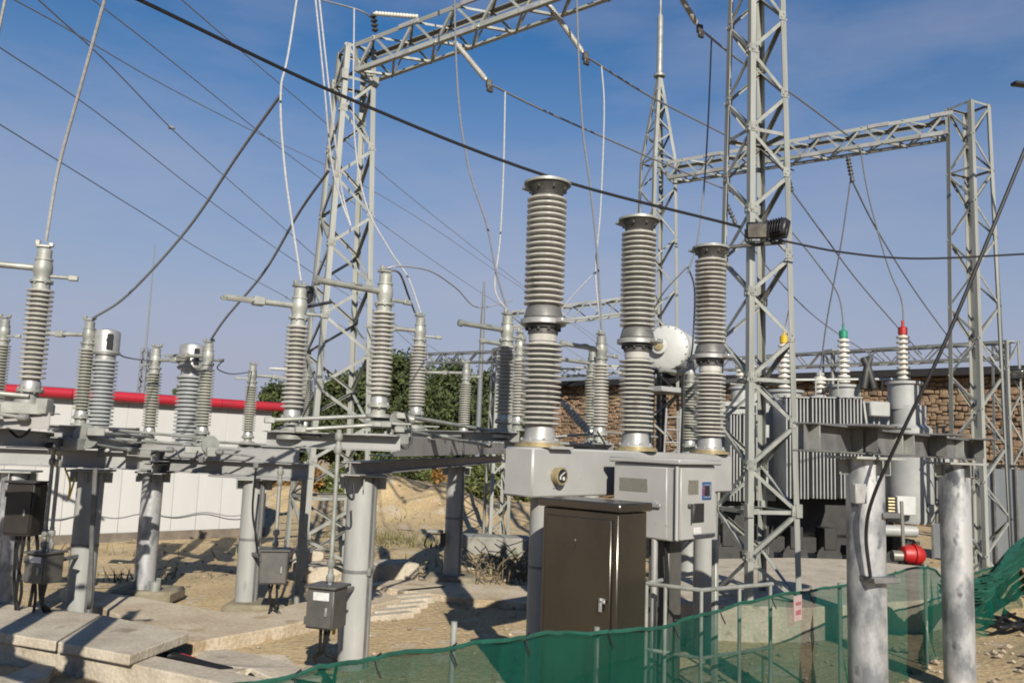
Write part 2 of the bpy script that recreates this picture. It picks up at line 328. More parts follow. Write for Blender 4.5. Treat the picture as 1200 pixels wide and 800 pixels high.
def lattice(parent, q0, q1, n, leg, brace, rungs=(), legname='leg', cross=False, plates=None):
    gp = MB().box((0, 0, 0), (.12, .012, .15), WORLD, .003); gp.lathe((.025, 0, .03), [(.014, -.02), (.014, .02)], 6, (0, 1, 0)); gp.lathe((-.02, 0, -.03), [(.014, -.02), (.014, .02)], 6, (0, 1, 0)); gp = gp.mesh('gusset', 'galv', smooth=False) if plates else None
    "four corner angles from the square q0 to the square q1, laced on four faces"
    lv = [[q0[i].lerp(q1[i], k / n) for i in range(4)] for k in range(n + 1)]
    ax = ((q1[0] + q1[2]) - (q0[0] + q0[2])).normalized()
    for i in range(4):
        u = (q0[(i + 1) % 4] - q0[i]).normalized(); v = (q0[(i - 1) % 4] - q0[i]).normalized()
        bar(legname, q0[i], q1[i], u, v, leg, parent)
        j = (i + 1) % 4; e = (q0[j] - q0[i]).normalized(); nrm = e.cross(ax)
        if nrm.dot(q0[i] - (q0[0] + q0[2]) / 2) < 0: nrm = -nrm
        ins = nrm * -.012
        for k in range(n):
            a, b = (lv[k][i], lv[k + 1][j]) if (k + i) % 2 else (lv[k][j], lv[k + 1][i])
            bar('brace', a + ins, b + ins, e if a is lv[k][i] else -e, -nrm, brace, parent)
            if cross:
                a, b = (lv[k][j], lv[k + 1][i]) if (k + i) % 2 else (lv[k][i], lv[k + 1][j])
                bar('brace', a - nrm * .03, b - nrm * .03, e, -nrm, brace, parent)
        if plates:
            for k in range(n):
                for cnr, kk in ((i, k if (k + i) % 2 else k + 1), (j, k + 1 if (k + i) % 2 else k)):
                    if 0 < kk < n and (k + i) % 2 == 0:
                        pt = lv[kk][cnr] + (e if cnr == i else -e) * .075 + nrm * .004
                        inst('gusset', gp, parent, pt, math.atan2(e.y, e.x))
        for k in rungs:
            bar('rung', lv[k][i] - nrm * .02, lv[k][j] - nrm * .02, -ax, -nrm, brace, parent)
    return lv
ME = {'leg16': l_mesh('tower_leg', .095, .012, M['galv']), 'leg12': l_mesh('tower_leg', .10, .012, M['galv']), 'leg9': l_mesh('tower_leg', .09, .01, M['galv']),
      'br7': l_mesh('brace', .056, .006, M['galv']), 'br5': l_mesh('brace', .046, .006, M['galv']), 'br4': l_mesh('brace', .04, .006, M['galv'])}

# ------------------------------------------------------------------ ground
def gz(x, y):
    z = .03 * math.sin(x * .9 + 1.3 * math.sin(y * .7)) * math.sin(y * .8 + .4) + .015 * math.sin(x * 3.1) * math.cos(y * 2.7 + x)
    def hill(cx, cy, rx, ry, h): 
        d = ((x - cx) / rx) ** 2 + ((y - cy) / ry) ** 2
        return h * math.exp(-d) * (1 + .16 * math.sin(x * 2.3 + y) + .10 * math.sin(x * 5.1 - y * 3))
    z += hill(-4.2, 31.5, 1.7, 2.0, 1.22) + hill(-1.9, 31, 2.0, 2.0, .72) + hill(-8.2, 32.5, 2.4, 2.2, .8) + hill(1.5, 33, 3, 2.5, .5)
    z += hill(9.5, 15.8, 1.3, 1.4, .95) + hill(-1.0, 20.5, 2.2, 1.2, .12) + hill(8.2, 11.2, 1.8, 1.6, .25)
    if y > 40: z += min((y - 40) * .012, 1.0)
    return z
def axis_pts(lo, hi, flo, fhi, st, big):
    a = []; x = flo
    while x <= fhi: a.append(x); x += st
    s_ = st; x = a[-1]
    while x < hi: s_ = min(s_ * 1.35, big); x += s_; a.append(x)
    s_ = st; x = a[0]
    while x > lo: s_ = min(s_ * 1.35, big); x -= s_; a.insert(0, x)
    return a
xs = axis_pts(-900, 900, -14, 16, .22, 120); ys = axis_pts(-300, 1500, 3, 38, .22, 120)
g = MB(); g.v = [(x, y, gz(x, y) + random.uniform(-.012, .012)) for y in ys for x in xs]; nx = len(xs)
g.f = [(j * nx + i, j * nx + i + 1, (j + 1) * nx + i + 1, (j + 1) * nx + i) for j in range(len(ys) - 1) for i in range(nx - 1)]
gr = g.build('ground', 'soil', kind='structure')
gr.data.polygons.foreach_set('use_smooth', [True] * len(g.f))

b = MB()
for _ in range(4200):
    y = 7 + 28 * random.random() ** 1.3; x = random.uniform(-.62, .62) * (y + 2)
    r = random.choice((.01, .012, .015, .02, .028, .045)) * random.uniform(.6, 1.3); b.rock((x, y, gz(x, y) + r * .2), r)
for cx, cy, n, sp in ((1.0, 17.6, 90, 1.0), (-.2, 18.5, 50, 1.2), (6.8, 11.5, 40, 1.1), (-3.5, 30.5, 50, 2.5), (9.3, 15.4, 50, .9)):
    for _ in range(n):
        x = random.gauss(cx, sp); y = random.gauss(cy, sp * .6); r = random.uniform(.02, .085); b.rock((x, y, gz(x, y) + r * .25), r)
b.build('rubble', 'rock', smooth=False, kind='stuff')
b = MB()
for cx, cy, n, sx, sy in ((-3.4, 23.5, 420, .7, .6), (-6.8, 15.8, 70, .7, .25), (1.4, 17.6, 500, .6, .4), (-1.2, 22, 250, 1.3, .5), (6.0, 21.5, 400, 1.5, .5), (.6, 18.6, 260, 1.2, .4), (-9, 19, 60, 2, .5), (-4.5, 28, 80, 2, .6)):
    for _ in range(n):
        x = random.gauss(cx, sx); y = random.gauss(cy, sy); z = gz(x, y); h = random.uniform(.06, .32); a = random.uniform(0, 6.28); q = random.uniform(.01, .03)
        lx, ly = random.gauss(0, .12) * h * 3, random.gauss(0, .12) * h * 3
        b.add([(x - q * math.cos(a), y - q * math.sin(a), z - .02), (x + q * math.cos(a), y + q * math.sin(a), z - .02), (x + lx, y + ly, z + h)], [(0, 1, 2)])
b.build('weeds', 'weed', smooth=False, kind='stuff')

# ------------------------------------------------------------------ concrete
def slab(name, outline, z0, z1, m, label, cat, group=None):
    pts = [Vector((p.x, p.y)) for p in outline]
    ar = sum(pts[i].x * pts[(i + 1) % len(pts)].y - pts[(i + 1) % len(pts)].x * pts[i].y for i in range(len(pts)))
    if ar < 0: pts = pts[::-1]
    o = MB().prism(pts, z0, z1).build(name, m, smooth=False); 
    bv = o.modifiers.new('edge', 'BEVEL'); bv.width = .015; bv.segments = 2
    if label: tag(o, label, cat, group)
    return o
ZT = .36
def gg(l, z): return [G(x, y, z) for x, y in l]
slab('trench_cover', gg([(-70, 699), (-70, 730), (66, 751), (118, 719)], ZT), ZT - .11, ZT, 'concrete', 'long weathered concrete trench cover at the left edge of the picture', 'concrete slab', 'concrete covers over the cable trench')
slab('trench_cover', gg([(119.5, 719.6), (68, 751.6), (152, 767), (222, 741)], ZT), ZT - .11, ZT, 'concrete', 'concrete trench cover with a chipped free corner beside the open trench', 'concrete slab', 'concrete covers over the cable trench')
# walls of the trench
slab('trench_wall', gg([(-80, 741), (66, 761), (152, 777), (300, 808), (420, 836), (420, 812), (300, 792), (160, 763), (60, 744), (-80, 725)], ZT - .115), -.1, ZT - .115, 'concrete', 'pale concrete side wall of the cable trench at lower left', 'concrete wall')
slab('ledge_block', gg([(-60, 800), (8, 790), (40, 776), (66, 780), (56, 791), (8, 808), (-60, 830)], .1), -.1, .1, 'concrete', 'low concrete ledge at the foot of the trench wall in the lower left corner', 'concrete block')
wk = .17
slab('concrete_walkway', gg([(70, 688), (188, 744), (226, 752), (332, 733), (470, 701), (444, 690), (380, 700), (300, 716), (262, 716), (150, 697)], wk), -.1, wk, 'walk', 'worn concrete walkway leading from the trench past the painted columns', 'walkway')
slab('concrete_walkway', gg([(420, 684), (480, 692), (560, 702), (700, 712), (700, 690), (560, 684), (470, 678)],   .12), -.1, .12, 'walk', 'concrete walkway passing behind the grey column and the breaker post', 'walkway')
for i in range(6):
    x = 432 + i * 8; y = 722 - i * 5.6
    a = G(x, y, .1); c = G(x + 54, y - 5, .1)
    d = (c - a); e = Vector((-d.y, d.x, 0)).normalized() * .17
    slab('step_slab', [a, c, c + e, a + e], -.05, .1 + .004 * i, 'concrete', 'concrete slat lying in the stepped walkway beside the thick grey column', 'concrete slab', 'concrete slats beside the thick grey column')
for px, py, wd, dp, h, yaw, mm, lab in ((456, 682, .85, .7, .34, R(29), 'concrete', 'pale concrete footing block under the right leg of the left tower'),
                                  (366, 682, .75, .75, .28, R(29), 'concrete', 'pale concrete footing under the front leg of the left tower'),
                                  (350, 662, .7, .7, .28, R(29), 'concrete', 'concrete footing behind the operating box, under the left tower'),
                                  (575, 655, 1.9, .8, .5, 0, 'concrete_d', 'grey green concrete footing wall under the small far tower'),
                                  (626, 653, 1.2, .8, .45, 0, 'concrete_d', 'grey concrete block showing left of the breaker post')):
    p = G(px, py); o = MB().box((p.x, p.y + dp / 2, h / 2 - .06), (wd, dp, h + .12), basis(yaw), .025).build('footing', mm, loc=(p.x, p.y + dp / 2, 0)); tag(o, lab, 'footing')
for px, py, wd, lab in ((170, 705, .62, 'low dirty pad under the mottled zinc column'), (300, 722, .6, 'low earth coloured pad beside the slim grey column'), (528, 687, .62, 'round edged pad under the column standing alone on the walkway')):
    p = G(px, py); o = MB().box((p.x, p.y + .1, .1), (wd * 1.5, .7, .2), WORLD, .04).build('column_pad', 'dirt_block', loc=(p.x, p.y, 0)); tag(o, lab, 'concrete pad')
o = slab('concrete_lump', gg([(226, 772), (238, 761), (268, 757), (296, 763), (330, 768), (352, 780), (378, 789), (330, 796), (292, 786), (262, 788), (244, 779)], .15), -.05, .15, 'concrete', 'broken lump of spilled concrete beside the open trench', 'concrete lump')
for v in o.data.vertices: v.co.z += random.uniform(-.05, .03); v.co.x += random.uniform(-.04, .04)

# ------------------------------------------------------------------ white shed with a red eave
A = G(-45, 643); B = G(308, 627); A = Vector((A.x, A.y, 0)); B = Vector((B.x, B.y, 0)); dr = (B - A).normalized(); nr = Vector((dr.y, -dr.x, 0)); HZ = 3.42
sh = thing('white_shed', 'long white panel shed with a red eave behind the left switchgear', 'shed', A)
L = (B - A).length; n = 11; bs = (dr, -nr, Zv); wd = L / n
me = MB().box((0, 0, 0), (wd - .006, .08, HZ - .22), bs, .005).mesh('wall_panel', 'white_wall')
MB().box(A + dr * L / 2 - nr * .10 + Zv * (HZ / 2), (L - .02, .06, HZ - .05), bs).build('panel_backing', 'plate', sh)
for i in range(n): inst('wall_panel', me, sh, A + dr * wd * (i + .5) + Zv * (HZ / 2 + .11) + nr * random.uniform(0, .004))
MB().box(A + dr * L / 2 + Zv * .11 + nr * .03, (L + .04, .14, .22), bs).build('plinth', 'plinth', sh)
e2 = B - nr * 6
MB().box((B + e2) / 2 + Zv * HZ / 2 - dr * .05, (.08, 6, HZ), bs).build('end_wall', 'white_wall', sh)
rf = MB(); a, c = A + Zv * HZ + nr * .12 - dr * .1, B + Zv * HZ + nr * .12 + dr * .12
rf.add([a, c, c - nr * 6.3 + Zv * .5, a - nr * 6.3 + Zv * .5, a - Zv * .05, c - Zv * .05, c - nr * 6.3 + Zv * .45, a - nr * 6.3 + Zv * .45], [(0, 1, 2, 3), (7, 6, 5, 4), (0, 4, 5, 1), (1, 5, 6, 2), (2, 6, 7, 3), (3, 7, 4, 0)])
rf.build('roof', 'roof', sh, smooth=False)
ns = 8
for i in range(ns):
    p0 = A + dr * (L + .25) * i / ns + nr * .2 + Zv * (HZ + .06); p1 = A + dr * ((L + .25) * (i + 1) / ns - .012) + nr * .2 + Zv * (HZ + .06)
    MB().cyl(p0, p1, .125, n=14).build('eave_trim', 'trim', sh)
o = MB().box(P(310, 502, B.y + .2), (.22, .2, .3)).build('wall_lamp', 'black_case', sh)
b = MB(); pts = [P(50 + i * 12, 606 + 2.5 * math.sin(i * 1.1) - (i * .22), A.y + (B.y - A.y) * ((50 + i * 12 + 45) / 353.) - .35) for i in range(22)]
tag(b.tube(spline(pts, 4), .012, 6).build('slack_cable', 'wire'), 'thin slack cable strung along the wall of the white shed', 'cable')

# ------------------------------------------------------------------ stone building
q0 = P(606, 470, 52); q1 = P(1330, 470, 31); ED = 6.22
d = Vector((q1.x - q0.x, q1.y - q0.y, 0)); L = d.length; d.normalize(); nr = Vector((d.y, -d.x, 0)); bs = (d, -nr, Zv); O = Vector((q0.x, q0.y, 0))
bd = thing('stone_building', 'long brown stone building with a black eave behind the transformer', 'building', O)
MB().box(O + d * L / 2 - nr * .4 + Zv * (ED / 2 - .2), (L, .7, ED + .4), bs).build('wall', 'mortar', bd)
st = MB(); z = 0.0; near = []
while z < ED - .12:
    h = random.uniform(.13, .24); x = random.uniform(-.3, 0)
    while x < L:
        l_ = random.uniform(.16, .5)
        c = O + d * (x + l_ / 2) + Zv * (z + h / 2) - nr * (.045 - random.uniform(0, .06)) + Zv * random.uniform(-.06, .06)
        near.append((c, (l_ - .02, .14, h * random.uniform(.75, 1.35) - .02))); x += l_
    z += h
near.sort(key=lambda t: t[0].y)
vis = [t for t in near if t[0].z > 3.2 and t[0].x < .64 * t[0].y]
big = set(id(t) for t in vis[:300])
shared = [MB().box((0, 0, 0), (1, 1, 1), WORLD, .16).mesh('stone', 'stone', smooth=False) for _ in range(1)]
for t in near:
    if id(t) in big:
        o = bpy.data.objects.new('stone', shared[0]); COL.objects.link(o); o.parent = bd; rr = math.atan2(d.y, d.x)
        o.location = t[0] - O; o.scale = t[1]; o.rotation_euler = (random.gauss(0, .04), random.gauss(0, .09), rr + random.gauss(0, .06))
    else:
        k1, k2 = random.gauss(0, .09), random.gauss(0, .06); e0 = (d + Zv * k1 + nr * k2).normalized(); e1 = (-nr - e0 * (-nr).dot(e0)).normalized(); st.box(t[0], t[1], (e0, e1, e0.cross(e1)), .06)
st.build('stone_courses', 'stone', bd, smooth=False, kind='stuff')
MB().box(O + d * L / 2 + nr * .12 + Zv * (ED + .12), (L + 1, 1.0, .3), bs).build('eave_board', 'eave', bd)
a, c = O - d * .5 + nr * .65 + Zv * (ED + .275), O + d * (L + .5) + nr * .65 + Zv * (ED + .275)
MB().add([a, c, c - nr * 6 + Zv * .3, a - nr * 6 + Zv * .9, a - Zv * .0, c], [(0, 1, 2, 3)]).build('roof', 'roof', bd, smooth=False)
b = MB()
b.box(O - nr * 3.4 + d * .3 + Zv * ED / 2, (.5, 6, ED), bs).build('end_wall', 'stone', bd)

# grey sheet fence right of the transformer
a = P(1092, 560, 24); c = P(1275, 560, 21.5); a.z = c.z = 0; d = (c - a); L = d.length; d.normalize(); nr = Vector((d.y, -d.x, 0)); bs = (d, -nr, Zv)
fn = thing('sheet_fence', 'bluish grey sheet metal fence right of the transformer', 'fence', a)
n = 7
for i in range(n):
    MB().box(a + d * (L / n * (i + .5)) + Zv * 1.28, (L / n - .03, .03, 2.5), bs, .006).build('sheet_panel', 'sheet', fn)
    MB().box(a + d * (L / n * i) + nr * .05 + Zv * 1.3, (.06, .06, 2.62), bs).build('post', 'galv_dark', fn)
MB().box(a + d * L / 2 + Zv * 2.6 + nr * .02, (L, .09, .08), bs).build('rail', 'eave', fn)

# ------------------------------------------------------------------ vegetation
def tree(px, ytop, ybase, Y, wpx, m, name, label, dens=1.0, trunk=True, group=None):
    base = P(px, ybase, Y); base.z = gz(base.x, base.y); top = P(px, ytop, Y); H = top.z - base.z; W = wpx * Y / 1000 / 2
    t = thing(name, label, name.split('_')[-1], base, group)
    tr = MB(); pts = [base + Vector((math.sin(k * 1.7) * .08, 0, H * .9 * k / 5)) for k in range(6)]
    tr.lathe(base - Zv * .1, [(.22 * H / 8 + .06, 0), (.16 * H / 8 + .05, H * .4), (.03, H * .92)], 8)
    cl = MB(); clumps = []
    for k in range(int(44 * dens)):
        f = random.uniform(.16, 1) ** .8; a = random.uniform(0, 6.28); rr = W * (1.08 - f ** 2.2 * .75) * random.uniform(.35, 1)
        c = base + Vector((rr * math.cos(a), rr * math.sin(a) * .8, H * (f * .97)))
        clumps.append(c); tr.tube([base + Zv * (H * max(.1, f * .8)), c], .035, 5)
        s_ = W * random.uniform(.22, .4)
        for _ in range(170):
            v = Vector((random.gauss(0, 1), random.gauss(0, 1), random.gauss(0, .62))); v = v.normalized() * random.random() ** .45
            cl.leaf(c + v * s_, random.uniform(.09, .17) * (Y / 45))
    tr.build('trunk', 'bark', t); cl.build('crown', m, t, smooth=False)
for px, yt, Y, wp, lab in ((316, 452, 46, 74, 'dark pine just right of the white shed roof'), (405, 444, 48, 104, 'dark pine seen through the left lattice tower'),
                           (455, 420, 50, 128, 'tall dark pine between the two front insulator posts'), (522, 424, 47, 116, 'broad dark pine right of the second insulator post'),
                           (578, 436, 50, 104, 'dark pine behind the small far tower'), (352, 462, 50, 70, 'small dark pine behind the tower bracing'),
                           (492, 462, 44, 96, 'low dark pine in front of the taller pines'), (560, 470, 44, 90, 'low bushy pine left of the breaker')):
    tree(px, yt, 545, Y, wp, 'pine', 'pine_tree', lab, 1.7, group='pines beyond the yard')
tree(212, 438, 520, 40, 50, 'pine', 'pine_tree', 'pine tip showing above the red eave of the shed', .9, group='pines beyond the yard')
for px, yt, wp, m, lab in ((318, 548, 46, 'autumn', 'yellowing shrub beside the corner of the shed'), (356, 546, 50, 'autumn', 'orange and yellow shrub behind the left tower base'), (398, 545, 46, 'hedge', 'green shrub hidden partly by the thick grey column'),
                           (462, 541, 50, 'hedge', 'dark green shrub right of the thick grey column'), (492, 541, 44, 'hedge', 'green shrub in the middle of the hedge'), (515, 542, 44, 'autumn', 'reddish orange shrub left of the lone column'), (552, 541, 52, 'hedge', 'dark green shrub right of the lone column'), (592, 541, 60, 'hedge', 'green shrub behind the small far tower')):
    tree(px, yt, 596, 37.5, wp, m, 'hedge_shrub', lab, .9, group='shrubs behind the earth mound')

# ------------------------------------------------------------------ lattice towers and beams
def ptop(px, py, Y): return P(px, py, Y)
# left tower
T1 = Vector((-3.62, 15.6, 0)); a1 = R(29); e = basis(a1); c1 = T1 + (e[0] + e[1]) * .64; Z1 = 10.45
t = thing('lattice_tower', 'tapered galvanised lattice tower standing left of centre', 'tower', c1)
q0 = square(c1 + Zv * .22, a1, 1.28); q1 = square(c1 + Zv * Z1, a1, .62)
lv = lattice(t, q0, q1, 15, ME['leg12'], ME['br7'], rungs=(2, 14, 15), cross=False, plates=True)
for k in (14,):
    for i in range(4): MB().box(lv[k][i] + ((q0[0] + q0[2]) / 2 - q0[i]).normalized() * .02, (.13, .13, .2), basis(a1), .005).build('gusset', 'galv', t)
# big right tower
yT2 = 12.6; F2 = P(877, 560, yT2); F2.z = 0; a2 = R(19.4); e = basis(a2); w2 = .9; c2 = F2 + (e[0] + e[1]) * w2 / 2; Z2 = 11.6
t2 = thing('lattice_tower', 'large galvanised lattice tower carrying two floodlights, running out of the top', 'tower', c2)
q0 = square(c2 + Zv * .52, a2, w2 * 1.04); q1 = square(c2 + Zv * Z2, a2, .60)
lv2 = lattice(t2, q0, q1, 17, ME['leg16'], ME['br7'], rungs=(2, 5, 11, 17), plates=True)
for k in (2,):
    for i in range(4): MB().box(lv2[k][i] + ((q0[0] + q0[2]) / 2 - q0[i]).normalized() * .03, (.11, .11, .2), basis(a2), .005).build('gusset', 'galv', t2)
o = slab('tower_base', gg([(770, 705), (940, 712), (1120, 700), (1130, 668), (1000, 655), (930, 653), (800, 655)], .5), -.1, .5, 'concrete', None, None); tag(o, 'broad pale concrete base under the floodlight tower', 'footing')
# beam from the left tower, out through the top
bA = c1 + Zv * (Z1 - .32); bB = Vector((c2.x, c2.y - .6, 11.1)); 
def beam(name, label, pa, pb, wd, h, n, leg, br, plates=True):
    d = (pb - pa).normalized(); s_ = d.cross(Zv).normalized(); u = s_.cross(d)
    t = thing(name, label, 'beam', pa)
    sq = lambda p: [p - s_ * wd / 2 - u * h / 2, p + s_ * wd / 2 - u * h / 2, p + s_ * wd / 2 + u * h / 2, p - s_ * wd / 2 + u * h / 2]
    lv = lattice(t, sq(pa), sq(pb), n, leg, br, rungs=(0, n), legname='chord')
    if plates:
        for k in range(2, n, 3):
            sg = 1 if s_.y < 0 else -1; i0, i1 = (1, 2) if sg > 0 else (0, 3); f = .25 + .5 * ((k * 7) % 3) / 2
            MB().box(lv[k][i1].lerp(lv[k + 1][i1], f) + s_ * sg * .012 - u * .03, (.46, .014, .09), (d, s_, u), .002).build('sunlit_strip', 'alu', t)  # bright strips stand in for sunlit stretches of the chords
            MB().box(lv[k][i0].lerp(lv[k + 1][i0], 1 - f) + s_ * sg * .012 + u * .03, (.46, .014, .09), (d, s_, u), .002).build('sunlit_strip', 'alu', t)
    return t, lv
tb1, lb1 = beam('lattice_beam', 'lattice beam leaving the left tower top towards the upper edge', bA + (bB - bA).normalized() * .25, bB, .6, .62, 17, ME['leg9'], ME['br5'])
# spire tower and its beam to the right tower
c3 = P(771, 205, 22.5); z3 = c3.z; c3 = Vector((c3.x, c3.y, 0)); c4 = P(1135, 145, 18.5); z4 = c4.z; c4 = Vector((c4.x, c4.y, 0)); a3 = R(24)
t = thing('lattice_tower', 'lattice tower ending in a slim spire with a mast', 'tower', c3)
lattice(t, square(c3, a3, 1.05), square(c3 + Zv * (z3 + .35), a3, .72), 15, ME['leg9'], ME['br5'], rungs=(15,))
za = P(766, 88, 22.5).z
lattice(t, square(c3 + Zv * (z3 + .36), a3, .72), square(c3 + Zv * za, a3, .1), 6, ME['leg9'], ME['br4'], rungs=(6,), legname='spire_leg')
MB().lathe(c3 + Zv * (za - .05), [(.16, 0), (.16, .06), (.08, .1), (.08, 1.75), (.035, 1.85), (.03, 4.2), (.012, 5.5)], 12).build('mast', 'galv', t)
t = thing('lattice_tower', 'slim square lattice tower at the right end of the far beam', 'tower', c4)
lattice(t, square(c4, a3, .86), square(c4 + Zv * (z4 + .4), a3, .64), 14, ME['leg12'], ME['br5'], rungs=(12, 14))
d34 = (c4 - c3).normalized()
beam('lattice_beam', 'lattice beam joining the spire tower to the right tower', c3 + Zv * z3 + d34 * .4, c4 + Zv * z4 - d34 * .4, .55, .5, 15, ME['leg9'], ME['br5'])
# far gantries
def far_tower(px, yt, yb, Y, wd, n, label, yaw=R(20)):
    p = P(px, yt, Y); c = Vector((p.x, p.y, 0)); t = thing('lattice_tower', label, 'tower', c)
    zb = min(0, P(px, yb, Y).z)
    lattice(t, square(c + Zv * zb, yaw, wd), square(c + Zv * p.z, yaw, wd * .8), n, ME['leg9'], ME['br5'], rungs=(n,)); return p
p5 = far_tower(589, 408, 630, 24.5, .62, 9, 'small lattice tower standing on a green stained footing, left of the breaker')
beam('lattice_beam', 'short far lattice beam in front of the pines', P(498, 420, 30), p5 - Zv * .25, .4, .36, 9, ME['br7'], ME['br4'], False)
beam('lattice_beam', 'far lattice beam between the breaker poles', P(596, 376, 44), P(770, 355, 42), .9, .85, 9, ME['leg12'], ME['br7'], False)
beam('lattice_beam', 'very distant lattice beam low between the breaker poles', P(640, 438, 48), P(760, 431, 48), .7, .5, 8, ME['leg9'], ME['br7'], False)
p6 = far_tower(1178, 400, 560, 28, .72, 8, 'far lattice tower with a small floodlight at the right edge')
beam('lattice_beam', 'far lattice beam passing above the coloured bushings', P(850, 427, 40), p6 - Zv * .3, .6, .62, 20, ME['leg9'], ME['br5'], False)
far_tower(976, 410, 560, 34.5, .7, 8, 'distant lattice tower between the green and red capped bushings')
# telecom mast
pb = P(168, 440, 60); mt = thing('mast', 'thin dark whip mast far behind the white shed', 'mast', (pb.x, pb.y, 0))
lattice(mt, square((pb.x, pb.y, 0), 0, .62), square((pb.x, pb.y, P(169, 408, 60).z), 0, .5), 14, l_mesh('mast_leg', .1, .02, M['wire']), l_mesh('brace', .06, .01, M['wire']))
zt = P(169, 408, 60).z; MB().lathe((pb.x, pb.y, zt), [(.13, 0), (.07, .3), (.05, 4), (.03, P(172, 286, 60).z - zt)], 8).build('whip', 'wire', mt)
pb = P(563, 440, 40); MB_ = MB().lathe((pb.x, pb.y, 0), [(.14, 0), (.10, P(563, 375, 40).z), (.04, P(564, 330, 40).z)], 10).build('lightning_rod', 'wire', loc=(pb.x, pb.y, 0)); tag(MB_, 'thin dark rod standing left of the tallest breaker pole', 'mast')

# ------------------------------------------------------------------ floodlights
def floodlight(c, s, aim, label, m='black_case'):
    c = Vector(c); f = Vector(aim).normalized(); s_ = f.cross(Zv).normalized(); u = s_.cross(f); bs = (s_, f, u)
    t = thing('floodlight', label, 'floodlight', c - u * s * .6)
    MB().box(c, (s, s * .45, s * .8), bs, .02).build('housing', m, t)
    MB().box(c + f * s * .235, (s * .84, .02, s * .62), bs, .005).build('lens', 'glass', t)
    fins = MB()
    for k in range(6): fins.box(c - f * s * .29 + s_ * (k - 2.5) * s * .15, (.014, s * .16, s * .7), bs, .002)
    fins.build('cooling_fins', m, t, kind='stuff')
    br = MB(); br.box(c + s_ * s * .54 - u * s * .22, (.02, .05, s * .6), bs); br.box(c - s_ * s * .54 - u * s * .22, (.02, .05, s * .6), bs); br.box(c - u * s * .53, (s * 1.1, .05, .02), bs)
    br.build('yoke', m, t); return t
yb = 12.35
pbar0, pbar1 = P(848, 290, yb), P(920, 284, yb + .25)
o = MB().box((pbar0 + pbar1) / 2, ((pbar1 - pbar0).length, .06, .05), ((pbar1 - pbar0).normalized(), Zv.cross((pbar1 - pbar0).normalized()).normalized(), (pbar1 - pbar0).normalized().cross(Zv.cross((pbar1 - pbar0).normalized()).normalized()))).build('floodlight_bar', 'cement', t2)
floodlight(P(887, 270, yb - .02), .31, (-.25, -1, -.3), 'black floodlight with a bright lens, left one of the pair on the tower')
floodlight(P(912, 268, yb + .1), .33, (.75, .5, -.25), 'black floodlight turned away, right one of the pair on the tower')
MB().cyl(P(346, 362, 13.6), P(388, 354, 15.0), .03, n=8).build('floodlight_bar', 'cement', bpy.data.objects['lattice_tower'])
floodlight(P(359, 345, 13.7), .30, (.75, .6, -.1), 'black floodlight beside the left front insulator head')
floodlight(P(1193, 438, 27.6), .40, (-.7, -.6, -.2), 'small black floodlight on the far tower at the right edge')
p = P(1196, 99, 16); o = MB().box(p, (.34, .16, .07), basis(R(10)), .03)
b = o.build('street_lamp', 'black_case', loc=p); tag(b, 'dark lamp head peeking in at the upper right edge', 'lamp')
MB().tube([p + Vector((.15, 0, 0)), p + Vector((1.0, .1, -.05)), p + Vector((1.25, .1, -.8)), Vector((p.x + 1.25, p.y + .1, 0))], .04, 8).build('lamp_pole', 'galv_dark', b)

